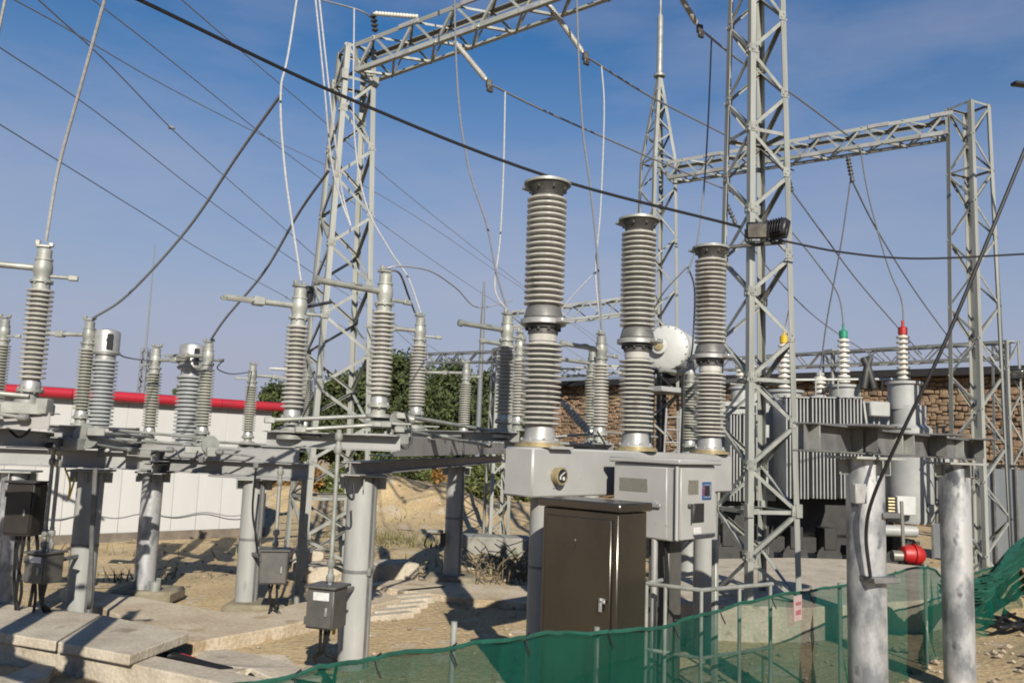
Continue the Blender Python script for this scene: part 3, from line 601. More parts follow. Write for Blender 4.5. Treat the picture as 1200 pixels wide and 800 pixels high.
# ------------------------------------------------------------------ insulators
def sheds(z0, z1, n, rc, rs):
    p = []; h = (z1 - z0) / n
    for k in range(n):
        z = z0 + k * h
        p += [(rc, z), (rc, z + h * .16), (rs * .95, z + h * .29), (rs, z + h * .34), (rs, z + h * .60), (rs * .96, z + h * .66), (rc * 1.06, z + h * .84)]
    return p + [(rc, z1)]
def post_proto(arm, old=False):
    t = thing('insulator_post', 'x', 'insulator', (0, 0, 0), 'rotating disconnector insulator posts')
    b = MB(); b.lathe((0, 0, -.02), [(.14, 0), (.14, .035), (.085, .04), (.085, .11), (.13, .115), (.13, .145), (.1, .15)], 20)
    for k in range(6):
        a = k * math.pi / 3; b.cyl((.112 * math.cos(a), .112 * math.sin(a), .08), (.112 * math.cos(a), .112 * math.sin(a), .15), .013, n=6)
    b.build('bearing', 'galv', t)
    MB().lathe((0, 0, .13), [(.098, 0), (.098, .07), (.085, .09)], 20).build('base_cap', 'alu', t)
    MB().lathe((0, 0, 0), [(.075, .21)] + sheds(.225, 1.20, 19, .086, .132), 24, cap=False).build('porcelain', 'porc_old' if old else 'porc', t)
    h = MB(); h.lathe((0, 0, 0), [(.088, 1.19), (.088, 1.26), (.112, 1.265), (.112, 1.29), (.08, 1.30), (.078, 1.33), (.094, 1.38), (.096, 1.44), (.08, 1.5), (.09, 1.505), (.09, 1.525), (.072, 1.53), (.074, 1.62), (.06, 1.635)], 20)
    for k in range(6):
        a = k * math.pi / 3; h.cyl((.1 * math.cos(a), .1 * math.sin(a), 1.25), (.1 * math.cos(a), .1 * math.sin(a), 1.305), .011, n=6)
    h.build('head', 'galv', t)
    c = MB(); c.box((.02, 0, 1.66), (.14, .1, .03)); c.box((.07, .03, 1.69), (.05, .05, .06)); c.box((-.05, -.03, 1.69), (.05, .05, .05)); c.build('terminal_clamp', 'galv', t)
    a = MB()
    if arm == 'tube':
        a.cyl((.06, 0, 1.42), (.86, 0, 1.42), .036, n=12); a.lathe((.84, 0, 1.42), [(.036, 0), (.052, .01), (.052, .05), (.03, .06)], 12, (1, 0, 0))
        o = a.build('contact_arm', 'galv', t)
        MB().box((.38, 0, 1.45), (.1, .09, .03)).build('arm_clip', 'galv', o)
    else:
        a.cyl((.06, 0, 1.42), (.46, 0, 1.42), .034, n=12); a.box((.48, 0, 1.42), (.13, .12, .1), ch=.012)
        o = a.build('contact_arm', 'galv', t)
        f = MB()
        for s_ in (-1, 1): f.box((.69, s_ * .045, 1.42 + s_ * .004), (.36, .016, .045)); f.cyl((.87, s_ * .045, 1.42), (.87, s_ * .07, 1.42), .02, n=8)
        f.build('contact_finger', 'galv', o)
    e_ = MB(); e_.cyl((-.05, .0, 1.34), (-.3, .03, 1.34), .02, n=10); e_.box((-.3, .03, 1.34), (.1, .05, .06)); e_.build('terminal_arm', 'galv', t)
    return t
protos = {}
YAW = R(222.6)
def post(px, yb, Y, kind, rz, label):
    p = P(px, yb, Y)
    if kind not in protos:
        protos[kind] = o = post_proto(*{'t': ('tube', False), 'f': ('finger', False), 'o': ('finger', True), 'u': ('tube', True)}[kind])
        o.location = p; o.rotation_euler = (0, 0, rz); o['label'] = label; ABS[o.name] = p
    else: o = dup(protos[kind], p, rz, label)
    return p
posts = {}
def post_(key, *a): posts[key] = post(*a)
post_('p37', 34, 470, 9.0, 'f', R(200), 'large insulator post at the left edge with a fingered arm and pale dropper')
post_('p342', 341, 502, 9.85, 'f', R(214), 'tall insulator post left of the lattice tower with an arm of two fingers')
post_('p445', 443, 487, 9.7, 't', YAW, 'tall insulator post above the thick grey column, with a long tube arm')
post_('p487', 487, 493, 13.4, 'f', R(205), 'mid sized insulator post standing right behind the tallest tube armed post')
post_('p590', 590, 503, 12.2, 't', YAW, 'insulator post with a tube arm just left of the tallest breaker pole')
post_('p605', 606, 503, 14.6, 't', YAW, 'slim insulator post half hidden behind the tallest breaker pole')
post_('p700', 702, 517, 13.2, 't', YAW, 'insulator post with a tube arm in the gap between the first and second breaker poles')
post_('p690', 692, 517, 15.6, 'u', YAW, 'far insulator post half hidden behind the tube armed one between the breaker poles')
post_('p95', 94, 497, 13.5, 'o', R(175), 'greenish insulator post beside the wide one at far left, with a dark wire')
post_('p175', 174, 515, 15.3, 'o', R(-25), 'slim greenish insulator post reaching right to the wide blue grey one')
post_('p237', 236, 515, 14.5, 'o', R(160), 'slim greenish insulator post touching the right side of the wide one')
post_('p291', 290, 518, 18.2, 'o', R(30), 'thin pale insulator post in front of the right end of the shed')
post_('p360', 357, 505, 20, 'o', R(190), 'thin insulator post seen behind the post with the fingered arm')
post_('p543', 543, 512, 19, 'o', R(170), 'thin far insulator post in front of the pines')
post_('p808', 808, 530, 15.5, 'u', YAW, 'insulator post partly hidden left of the third breaker pole')
post_('p-5', -6, 486, 14.5, 'o', R(170), 'dark insulator post cut by the left picture edge')
post_('p118', 120, 470, 12.2, 'o', R(170), 'x') if False else None
# current transformers
def ct(px, yb, Y, H, label, r=.2):
    p = P(px, yb, Y)
    t = thing('current_transformer', label, 'transformer', (p.x, p.y, p.z - .22), 'instrument transformers with metal heads')
    MB().box((p.x, p.y, p.z - .11), (.44, .44, .22), basis(R(20)), .015).build('base_box', 'grey_paint', t)
    MB().lathe(p, [(r * .66, -.01)] + sheds(.02, H * .70, 17, r * .72, r * .98), 26, cap=False).build('porcelain', 'porc_ct', t)
    MB().lathe(p, [(r * .75, H * .69), (r * .75, H * .745), (r * .97, H * .75), (r * .97, H * .98), (r * .9, H * 1.0), (r * .3, H * 1.02)], 26).build('head_tank', 'alu', t)
    MB().lathe(p, [(r * 1.06, H * .765), (r * 1.06, H * .78)], 26).build('head_flange', 'galv', t)
    q = p + Vector((r * .6, -r * .82, H * .88)); MB().box(q, (.09, .03, H * .16), basis(R(36)), .02).build('oil_gauge', 'black_case', t)
ct(116, 500, 13.6, 1.53, 'wide blue grey insulator with a metal drum head beside the greenish post')
ct(217, 522, 15.2, 1.78, 'wide blue grey insulator with a shiny drum head in front of the shed', .235)

# ------------------------------------------------------------------ steel supports
def ibeam(mb, a, b, h, w_, t=.014):
    a = Vector(a); b = Vector(b); d = (b - a); L = d.length; d.normalize(); s_ = Zv.cross(d).normalized(); u = d.cross(s_); bs = (d, s_, u); c = (a + b) / 2
    mb.box(c + u * (h / 2 - t / 2), (L, w_, t), bs, .002); mb.box(c - u * (h / 2 - t / 2), (L, w_, t), bs, .002); mb.box(c, (L, t, h - 2 * t - .004), bs, .002)
def channel(mb, a, b, h, w_, side=1, t=.012):
    a = Vector(a); b = Vector(b); d = (b - a); L = d.length; d.normalize(); s_ = Zv.cross(d).normalized() * side; u = d.cross(s_) * side; bs = (d, s_, u); c = (a + b) / 2
    mb.box(c + u * (h / 2 - t / 2) + s_ * w_ / 2, (L, w_, t), bs, .002); mb.box(c - u * (h / 2 - t / 2) + s_ * w_ / 2, (L, w_, t), bs, .002); mb.box(c + s_ * t / 2, (L, t, h - 2 * t - .004), bs, .002)
def column(parent, x, y, r, zt, m, z0=-.05, strap=True, zs=1.1):
    o = MB().cyl((x, y, z0), (x, y, zt - .025), r, n=28).build('column', m, parent)
    MB().box((x, y, zt - .0125), (r * 3.0, r * 3.0, .025), basis(R(12)), .003).build('cap_plate', 'galv', parent)
    for k in range(4):
        a = R(12) + k * math.pi / 2; dd = Vector((math.cos(a), math.sin(a), 0)); MB().box(Vector((x, y, zt - .1)) + dd * (r + .05), (.1, .012, .14), (dd, Zv.cross(dd), Zv), .002).build('stiffener', 'galv', parent)
    if strap:
        s_ = MB().lathe((x, y, zs - .02), [(r + .004, 0), (r + .004, .04)], 28, cap=False); s_.box((x + r * .85, y - r * .6, zs), (.05, .07, .09)); s_.build('strap', 'galv_dark', parent)
    return o
def bolts(mb, c, b, nx, ny, dx, dy, r=.014):
    for i in range(nx):
        for j in range(ny):
            q = Vector(c) + b[0] * (i - (nx - 1) / 2) * dx + b[1] * (j - (ny - 1) / 2) * dy; mb.cyl(q, q + b[2] * .022, r, n=6)
# frame on the thick column and the lone column
pA = G(413, 781); pB = G(529, 686)
f1 = thing('support_frame', 'grey steel frame on the thick front column and the lone column', 'steel frame', (pA.x, pA.y, 0))
column(f1, pA.x, pA.y, .178, 2.22, 'grey_col'); column(f1, pB.x, pB.y, .17, 2.22, 'grey_col', zs=1.25)
dl = (pB - pA); dl.z = 0; dl.normalize(); nl = Vector((dl.y, -dl.x, 0)); st_, en = pA - dl * .55, pB + dl * 6.5
b = MB(); ibeam(b, Vector((st_.x, st_.y, 2.30)), Vector((en.x, en.y, 2.30)), .16, .24); b.build('lower_beam', 'grey_paint', f1)
b = MB(); s2, e2 = pA + dl * .45 + nl * .22, pB + dl * 6.3 + nl * .22; channel(b, Vector((s2.x, s2.y, 2.575)), Vector((e2.x, e2.y, 2.575)), .27, .3, 1); b.build('upper_channel', 'grey_paint', f1)
def cross(parent, k1, k2, ext=.3, h=.14, name='cross_member'):
    a, c = posts[k1].copy(), posts[k2].copy(); d = c - a; d.z = 0; d.normalize(); zz = min(a.z, c.z) - .035 - h / 2
    b = MB(); a.z = c.z = zz; channel(b, a - d * ext + Vector((0, 0, 0)), c + d * ext, h, .16, -1); 
    for q in (a, c): b.box((q.x, q.y, zz + h / 2 + .006), (.34, .3, .012), (d, Zv.cross(d), Zv), .002); bolts(b, (q.x, q.y, zz + h / 2 + .012), (d, Zv.cross(d), Zv), 2, 2, .26, .22)
    return b.build(name, 'grey_paint', parent)
cross(f1, 'p342', 'p445', .28, .18); cross(f1, 'p487', 'p590', .3)
for k in ('p445', 'p487', 'p342', 'p590'):
    q = posts[k]; b = MB(); b.lathe(q + Vector((0, 0, -.02)), [(.07, -.12), (.16, -.1), (.16, -.055), (.07, -.035)], 20); a = R(random.uniform(-40, 60)); v = Vector((math.cos(a), math.sin(a), 0)); b.box(q + v * .2 - Zv * .08, (.36, .08, .025), (v, Zv.cross(v), Zv)); b.build('crank_lever', 'galv', f1)
# crank plate, lever parts and link rods
b = MB(); q = P(466, 497, 9.9); b.lathe(q, [(.14, -.02), (.15, 0), (.14, .02)], 20, (.75, -.66, .05)); b.box(q + Vector((.02, -.03, -.17)), (.12, .3, .12), basis(R(35))); b.box(q + Vector((-.18, .05, .04)), (.26, .1, .07), basis(R(20)))
b.lathe(q + Vector((.14, .04, .06)), [(.05, -.05), (.06, 0), (.05, .05)], 12, (1, 0, 0)); b.build('crank_assembly', 'galv', f1)
for (x0, y0, Y0, x1, y1, Y1, r) in ((316, 492, 9.6, 440, 487, 9.7, .025), (352, 503, 9.4, 452, 497, 9.6, .022), (470, 487, 9.9, 596, 508, 13.5, .026), (468, 503, 9.8, 572, 522, 14.5, .022), (520, 512, 12, 600, 507, 15, .022)):
    MB().cyl(P(x0, y0, Y0), P(x1, y1, Y1), r, n=10).build('link_rod', 'galv', f1)
    for x, y, Y in ((x0, y0, Y0), (x1, y1, Y1)): MB().box(P(x, y, Y), (.12, .07, .07), basis(R(20)), .01).build('rod_joint', 'galv', f1)
# frames behind the breaker
p7 = posts['p700']; p6_ = posts['p605']
f3 = thing('support_frame', 'grey steel frame behind the breaker carrying the half hidden posts', 'steel frame', (p7.x, p7.y, 0))
column(f3, p7.x - .1, p7.y + .4, .16, 2.22, 'grey_col'); q8 = posts['p808']; column(f3, q8.x, q8.y, .16, 2.22, 'grey_col')
b = MB(); ibeam(b, (p6_.x - .2, p6_.y + .3, 2.36), (q8.x + .5, q8.y, 2.36), .26, .2); b.build('lower_beam', 'grey_paint', f3)
b = MB(); ibeam(b, (p7.x - .1, p7.y - .2, 2.36), (p7.x - .1 , p7.y + 3, 2.362), .262, .2); b.build('lower_beam', 'grey_paint', f3)
cross(f3, 'p605', 'p700'); cross(f3, 'p690', 'p808')
for (x0, y0, Y0, x1, y1, Y1, r) in ((642, 512, 12.8, 700, 508, 13.1, .02), (640, 518, 12.4, 696, 522, 13, .022), (700, 505, 13.2, 770, 512, 15, .02)):
    MB().cyl(P(x0, y0, Y0), P(x1, y1, Y1), r, n=10).build('link_rod', 'galv', f3)
# a strain insulator leaning between the poles
b = MB(); a = P(658, 470, 14.5); c = P(692, 508, 14); d = c - a; b.lathe(a, [(.02, 0)] + sheds(.12, d.length - .08, 9, .03, .07) + [(.02, d.length)], 14, d); o = b.build('stay_insulator', 'porc', loc=a); tag(o, 'small slanting insulator string between the first two breaker poles', 'insulator')
# left frames
f2 = thing('support_frame', 'grey steel frame on the slim column and the mottled column by the shed', 'steel frame', (0, 0, 0))
cA = G(287, 719); cB = G(167, 704)
f2.location = (cA.x, cA.y, 0); ABS[f2.name] = Vector((cA.x, cA.y, 0))
column(f2, cA.x, cA.y, .165, 2.0, 'grey_col'); column(f2, cB.x, cB.y, .16, 2.02, 'zinc', strap=False)
b = MB(); b.box((cB.x, cB.y, .13), (.5, .5, .03), ch=.004); 
for k in range(4):
    a = R(45) + k * math.pi / 2; dd = Vector((math.cos(a), math.sin(a), 0)); b.box(Vector((cB.x, cB.y, .24)) + dd * .2, (.12, .014, .2), (dd, Zv.cross(dd), Zv))
b.cyl((cB.x + .26, cB.y - .2, .1), (cB.x + .26, cB.y - .2, .34), .08, n=14); b.build('base_plate', 'galv', f2)
dd = (cA - cB); dd.z = 0; dd.normalize()
b = MB(); ibeam(b, cB - dd * 1.0 + Zv * 2.14, cA + dd * .95 + Zv * 2.14, .22, .24); b.build('lower_beam', 'grey_paint', f2)
b = MB(); channel(b, cB - dd * .9 + Zv * 2.36 - Vector((0, .12, 0)), cA + dd * .8 + Zv * 2.36 - Vector((0, .12, 0)), .19, .1, 1); b.build('upper_channel', 'grey_paint', f2)
b = MB(); b.box((cA.x, cA.y - .02, 2.01), (1.5, .3, .03), (dd, Zv.cross(dd), Zv)); b.build('cap_plate', 'grey_paint', f2)
cross(f2, 'p175', 'p237', .35); cross(f2, 'p291', 'p360', .3)
b = MB(); ibeam(b, (posts['p291'].x, cA.y + .2, 2.25), (posts['p291'].x + .1, posts['p291'].y + 1, 2.25), .22, .2); b.build('lower_beam', 'grey_paint', f2)
for (x0, y0, Y0, x1, y1, Y1, r) in ((128, 503, 12.4, 236, 513, 13.4, .022), (125, 513, 12.2, 240, 522, 13.2, .022), (240, 517, 13.2, 330, 522, 14.2, .022), (245, 525, 12.8, 330, 530, 13.6, .018)):
    MB().cyl(P(x0, y0, Y0), P(x1, y1, Y1), r, n=10).build('link_rod', 'galv', f2)
b = MB(); q = P(246, 521, 12.9); b.lathe(q, [(.13, -.02), (.14, .02)], 18, (.7, -.7, .1)); b.box(q + Vector((.05, -.05, -.1)), (.16, .2, .14), basis(R(30))); b.box(q + Vector((-.2, 0, -.08)), (.3, .12, .1), basis(R(10))); b.build('crank_assembly', 'galv', f2)
q = P(217, 522, 15.2); b = MB(); ibeam(b, Vector((q.x + .25, cA.y + .1, q.z - .33)), Vector((q.x, q.y + .4, q.z - .33)), .2, .3); b.build('upper_beam', 'grey_paint', f2)
# leftmost frame
f4 = thing('support_frame', 'grey steel frame on the two columns at the left edge', 'steel frame', (0, 0, 0))
cC = G(90, 737); cD = P(14, 600, 11.6); cD.z = 0
f4.location = (cC.x, cC.y, 0); ABS[f4.name] = Vector((cC.x, cC.y, 0))
column(f4, cC.x, cC.y, .17, 2.1, 'grey_col'); column(f4, cD.x, cD.y, .17, 2.06, 'zinc', strap=False)
b = MB(); ibeam(b, Vector((cD.x - 1.4, cD.y - .05, 2.24)), Vector((cC.x + .45, cC.y, 2.24)), .24, .24); b.build('lower_beam', 'grey_paint', f4)
q9 = posts['p95']
b = MB(); ibeam(b, Vector((cC.x - .05, cC.y - .6, 2.48)), Vector((q9.x + .6, q9.y + 1.0, 2.48)), .2, .22); b.build('upper_beam', 'grey_paint', f4)
b = MB(); channel(b, Vector((q9.x - .5, q9.y, q9.z - .1)), Vector((q9.x + .9, q9.y + .1, q9.z - .1)), .16, .16, -1); b.build('cross_member', 'grey_paint', f4)
b = MB(); qa, qb = P(64, 505, 10.6), P(102, 507, 10.6); channel(b, qa, qb, .16, .16, -1); b.build('cross_member', 'grey_paint', f4)
q3 = posts['p37']
b = MB(); channel(b, Vector((q3.x - 1.1, q3.y - .12, q3.z - .2)), Vector((q3.x + .3, q3.y - .12, q3.z - .2)), .17, .2, 1); b.build('cross_member', 'grey_paint', f4)
b = MB(); ibeam(b, Vector((q3.x - .3, q3.y, q3.z - .39)), Vector((q3.x - .9, cD.y + .2, 2.46)), .2, .2); b.build('upper_beam', 'grey_paint', f4)
b = MB(); b.box(q3 - Zv * .08, (.4, .4, .12), basis(R(10)), .01); b.box(q3 + Vector((.22, -.1, -.05)), (.12, .14, .16)); b.build('bearing_block', 'galv', f4)
for (x0, y0, Y0, x1, y1, Y1, r) in ((-10, 460, 8.8, 34, 464, 8.9, .025), (-10, 472, 8.8, 38, 475, 8.85, .025), (60, 503, 10.6, 160, 520, 12.5, .02), (104, 506, 10.8, 180, 512, 13, .022), (20, 508, 10.5, 64, 512, 10.7, .022)):
    MB().cyl(P(x0, y0, Y0), P(x1, y1, Y1), r, n=10).build('link_rod', 'galv', f4)
b = MB(); q = P(100, 511, 10.5); b.lathe(q, [(.14, -.02), (.15, .02)], 18, (.7, -.7, .1)); b.box(q + Vector((.12, 0, .06)), (.2, .12, .1), basis(R(30))); b.box(q + Vector((-.1, -.05, -.1)), (.2, .16, .14), basis(R(-20))); b.build('crank_assembly', 'galv', f4)

# operating boxes
def op_box(px, pyt, pyb, Y, wpx, label, m='box', yaw=R(-18), dep=.3, rods=(), card=True, arm=None, hoses=3):
    c = P(px, (pyt + pyb) / 2, Y); h = (pyb - pyt) * Y / 1000 * .98; wd = wpx * Y / 1000; bs = basis(yaw)
    t = thing('operating_box', label, 'switch box', (c.x, c.y, c.z - h / 2), 'operating boxes on the columns')
    MB().box(c, (wd * .86, dep, h), bs, .012).build('box_body', m, t)
    MB().box(c + Zv * (h / 2 + .014), (wd * .98, dep + .06, .026), bs, .006).build('box_lid', m, t)
    d_ = MB().box(c - bs[1] * (dep / 2 + .01), (wd * .78, .018, h * .9), bs, .006).build('door', m, t)
    b = MB(); b.box(c - bs[1] * (dep / 2 + .03) + bs[0] * wd * .25 - Zv * h * .05, (.025, .03, .09), bs); b.build('handle', 'galv', d_)
    for s_ in (-.3, .3): MB().cyl(c - bs[0] * wd * .4 - bs[1] * (dep / 2 + .015) + Zv * (h * s_ - .04), c - bs[0] * wd * .4 - bs[1] * (dep / 2 + .015) + Zv * (h * s_ + .04), .016, n=8).build('hinge', m, d_)
    if card: MB().box(c - bs[1] * (dep / 2 + .021) + bs[0] * wd * .06 + Zv * h * .32, (wd * .5, .004, h * .2), bs, .001).build('card', 'label', d_)
    if arm is not None: MB().box((Vector((arm.x, arm.y, c.z + h * .15)) + c + Zv * h * .15) / 2, ((Vector((arm.x - c.x, arm.y - c.y, 0))).length, .05, .05), ((Vector((arm.x - c.x, arm.y - c.y, 0))).normalized(), Zv.cross(Vector((arm.x - c.x, arm.y - c.y, 0)).normalized()), Zv)).build('bracket', 'galv_dark', t)
    for k, (ox, pyr) in enumerate(rods):
        p0 = c + bs[0] * ox + Zv * (h / 2 + .02); p1 = Vector((p0.x, p0.y, P(px, pyr, Y).z))
        o = MB().cyl(p0, p1, .024, n=10).build('drive_rod', 'galv', t)
        for z in (p0.z + .05, p0.z + .2, p1.z - .22, p1.z - .08): MB().lathe((p0.x, p0.y, z), [(.03, -.02), (.045, 0), (.045, .05), (.028, .07), (.03, .1)], 10).build('rod_coupling', 'galv', o)
    for k in range(hoses):
        x = (k - (hoses - 1) / 2) * .055; a = c + bs[0] * x - Zv * h / 2
        MB().tube(spline([a, a + Vector((random.uniform(-.05, .05), .02, -.25)), Vector((a.x + random.uniform(-.12, .12), a.y + .1, (a.z) * .45)), Vector((a.x + random.uniform(-.2, .25), a.y + random.uniform(0, .3), -.02))], 5), .018, 7).build('cable', 'black', t)
    return t
op_box(383, 688, 733, 9.35, 40, 'grey operating box with a white card low on the thick front column', rods=((.02, 505),), arm=pA)
op_box(321, 645, 682, 12.3, 36, 'grey operating box hung on the slim grey column', yaw=R(12), rods=((0, 548),), card=False, arm=cA)
op_box(52, 648, 681, 10.9, 33, 'small grey operating box with a label left of the second column', rods=((-.04, 522), (.06, 524)), arm=cC)
op_box(30, 566, 626, 10.9, 40, 'tall brown black box in front of the leftmost column', m='box_dark', yaw=R(-8), dep=.26, card=False, arm=cD, hoses=4)
b = MB(); q = P(391, 742, 9.55); b.tube(spline([q, q + Vector((.02, -.05, .2)), q + Vector((.03, 0, .5))], 4), .02, 6); o = b.build('cable_tail', 'yellow', loc=q); tag(o, 'short yellow cable tail at the foot of the thick column', 'cable')
q = P(519, 632, pB.y - .25)
o = MB().box(q, (.1, .1, .24)).build('junction_box', 'black_case', loc=q); tag(o, 'small black box strapped to the lone column', 'junction box')
MB().tube(spline([q + Vector((0, -.03, .1)), q + Vector((-.25, -.05, .08)), q + Vector((-.34, 0, -.1)), q + Vector((-.3, 0, -.14))], 5), .014, 6).build('cable', 'black', o)
q = P(510, 622, pB.y - .15); tag(MB().box(q, (.3, .12, .05)).build('bracket_arm', 'galv', loc=q), 'short pale bracket sticking out of the lone column', 'bracket')

# thin pipe poles behind the left frame
for px, y0, y1, Y, r, lab in ((322, 552, 650, 14, .03, 'thin pipe above the hung operating box'), (351, 540, 650, 13.9, .045, 'thin pipe post left of the front tower leg')):
    a = P(px, y1, Y); o = MB().cyl((a.x, a.y, max(0, a.z) if px != 351 else 0), (a.x, a.y, P(px, y0, Y).z), r, n=12).build('pipe_post', 'galv', loc=(a.x, a.y, 0)); tag(o, lab, 'pipe')

# ------------------------------------------------------------------ circuit breaker
AX = Vector((.673, .739, 0)).normalized(); NF = Vector((AX.y, -AX.x, 0)); BB = (AX, -NF, Zv); BYAW = math.atan2(AX.y, AX.x)
b1 = P(632, 522, 9.2); C0 = Vector((b1.x, b1.y, 0)); ZB = 2.615; SPC = 1.82
br = thing('circuit_breaker', 'three pole grey circuit breaker in the middle foreground', 'circuit breaker', C0)
cm = C0 + AX * SPC
MB().box(C0 + AX * (SPC - .02) + Zv * (ZB - .255), (SPC * 2 + .62, .40, .51), BB, .02).build('beam_box', 'cab', br)
b = MB(); b.box(C0 + AX * .07 + NF * .2 + Zv * (ZB + .004), (.36, .14, .03), BB, .003); o = b.build('cover_plate', 'cab', br)
for k in range(3):
    c = C0 + AX * (SPC * k + (.0 if k == 0 else 0)) + Zv * ZB
    MB().lathe(c, [(.27, 0.004), (.27, .035), (.22, .04), (.22, .055)], 32).build('base_gasket', 'yellow_zinc', br)
    b = MB(); b.lathe(c, [(.215, .055), (.215, .075), (.175, .085), (.165, .16), (.16, .22)], 32)
    for j in range(8):
        a = j * math.pi / 4 + .2; q = c + Vector((.195 * math.cos(a), .195 * math.sin(a), .05)); b.cyl(q, q + Zv * .05, .015, n=6)
    b.build('base_flange', 'alu', br)
    MB().lathe(c, [(.155, .2)] + sheds(.23, 1.13, 16, .138, .218) + [(.152, 1.14), (.152, 1.24)], 32, cap=False).build('support_insulator', 'porc', br)
    b = MB(); b.lathe(c, [(.165, 1.22), (.165, 1.28), (.195, 1.285), (.195, 1.32)], 32)
    for j in range(10):
        a = j * math.pi / 5; q = c + Vector((.18 * math.cos(a), .18 * math.sin(a), 1.255)); b.cyl(q, q + Zv * .05, .016, n=6)
    b.build('joint_flange', 'cement', br)
    b = MB(); b.lathe(c, [(.25, 1.322), (.25, 1.372), (.235, 1.38)], 32); b.box(c + NF * .26 + Zv * 1.35, (.16, .14, .05), BB); b.build('terminal_ring', 'alu', br)
    MB().lathe(c, [(.205, 1.38), (.215, 1.40), (.19, 1.50), (.175, 1.52)], 32).build('joint_collar', 'collar', br)
    MB().lathe(c, [(.165, 1.51)] + sheds(1.525, 2.75, 19, .146, .22) + [(.165, 2.78)], 32, cap=False).build('interrupter', 'porc', br)
    b = MB(); b.lathe(c, [(.175, 2.765), (.18, 2.79), (.225, 2.85), (.24, 2.885)], 32)
    for j in range(8):
        a = j * math.pi / 4 + .3; q = c + Vector((.21 * math.cos(a), .21 * math.sin(a), 2.82)); b.cyl(q, q + Zv * .06, .017, n=6)
    b.build('top_collar', 'cement', br)
    b = MB(); b.lathe(c, [(.262, 2.888), (.262, 2.915), (.2, 2.925), (.2, 2.94), (.17, 2.942)], 32); b.box(c - NF * .25 + Zv * 2.9, (.14, .16, .03), BB); b.build('top_plate', 'galv', br)
# pressure gauge on the beam
gc = P(664, 558, 9.0); gc = C0 + AX * ((gc - C0).dot(AX) + .0) + NF * .205 + Zv * gc.z
g_ = MB().lathe(gc, [(.085, 0), (.085, .05), (.094, .055), (.094, .085), (.074, .09), (.074, .08)], 24, NF).build('pressure_gauge', 'yellow_zinc', br)
MB().lathe(gc + NF * .078, [(.0735, 0), (.0735, .008)], 24, NF).build('gauge_face', 'black_case', g_)
b = MB(); b.box(gc + NF * .09 + Zv * .02, (.09, .004, .012), ((AX + Zv * .6).normalized(), NF, (Zv - AX * .6).normalized()), .001); b.box(gc + NF * .09 - Zv * .025 + AX * .02, (.035, .004, .035), BB, .001); b.box(gc + NF * .09 - Zv * .02 - AX * .035, (.02, .004, .03), BB, .001)
b.build('gauge_needle', 'label', g_)
b = MB(); b.box(gc - Zv * .13 + NF * .0 + AX * .01, (.02, .012, .012), BB); b.box(gc - Zv * .13 - AX * .03, (.012, .012, .012), BB); b.build('screw', 'cement', br)
# control cabinet
KC = P(793, 585, 9.0); KC.z = 0
h0, h1 = 1.70, 2.49; cw, cl = .80, .80
kc = KC + AX * cl / 2 - NF * cw / 2
MB().box(kc + Zv * ((h0 + h1) / 2), (cl, cw, h1 - h0), BB, .012).build('control_cabinet', 'cab', br)
MB().box(kc + Zv * (h1 + .03) + NF * .01, (cl + .10, cw + .1, .055), BB, .012).build('cabinet_roof', 'cab', br)
dA = KC + AX * (cl * .5) + NF * .016 + Zv * ((h0 + h1) / 2 - .01); do = MB().box(dA, (cl - .07, .028, h1 - h0 - .05), BB, .01).build('door', 'cab', br)
MB().box(dA + NF * .016 - AX * .12 + Zv * .17, (.21, .004, .15), BB, .001).build('type_plate', 'plate', do)
u = dA + NF * .018 + AX * .16 + Zv * .13
MB().box(u, (.19, .008, .19), BB, .004).build('emblem', 'blue', do)
MB().box(u + NF * .006, (.105, .006, .105), BB, .002).build('emblem_centre', 'black_case', do)
MB().box(u + NF * .0065 - AX * .075, (.012, .006, .10), BB, .001).build('emblem_edge', 'red', do)
fr = MB(); 
for sx, sz, q1_, q2_ in ((0, 1, .135, .012), (0, -1, .135, .012), (1, 0, .012, .135)): fr.box(u + NF * .007 + AX * sx * .065 + Zv * sz * .065, (q1_, .005, q2_), BB, .001)
fr.build('emblem_frame', 'sheet', do)
MB().box(dA + NF * .018 - Zv * .1 + AX * .0, (.2, .012, .2), BB, .03).build('window', 'black_case', do)
MB().box(dA + NF * .018 - AX * .03 - Zv * .29, (.16, .004, .08), BB, .001).build('card', 'label', do)
b = MB(); q = dA + NF * .03 - AX * .2 - Zv * .02; b.box(q, (.07, .03, .04), BB); b.box(q + NF * .02 - Zv * .08 + AX * .02, (.02, .02, .2), (AX, NF, Zv), .004); b.build('handle', 'cement', do)
EN = -AX
dB = KC - NF * (cw / 2 + .04) + EN * .016 + Zv * ((h0 + h1) / 2 - .01); b2 = (NF, -AX, Zv)
de = MB().box(dB, (cw - .13, .028, h1 - h0 - .05), (NF, AX, Zv), .01).build('door', 'cab', br)
MB().box(dB + EN * .016 - NF * .08 + Zv * .17, (.36, .004, .14), (NF, AX, Zv), .001).build('type_plate', 'plate', de)
b = MB(); b.lathe(dB + EN * .014 + NF * .2 - Zv * .02, [(.03, 0), (.03, .03)], 12, EN); b.box(dB + EN * .04 + NF * .22 - Zv * .03, (.12, .02, .04), (NF, AX, Zv)); b.build('handle', 'alu', de)
MB().cyl(KC + EN * .02 + NF * .012 + Zv * (h0 + .02), KC + EN * .02 + NF * .012 + Zv * (h1 - .02), .018, n=10).build('corner_post', 'cab', br)
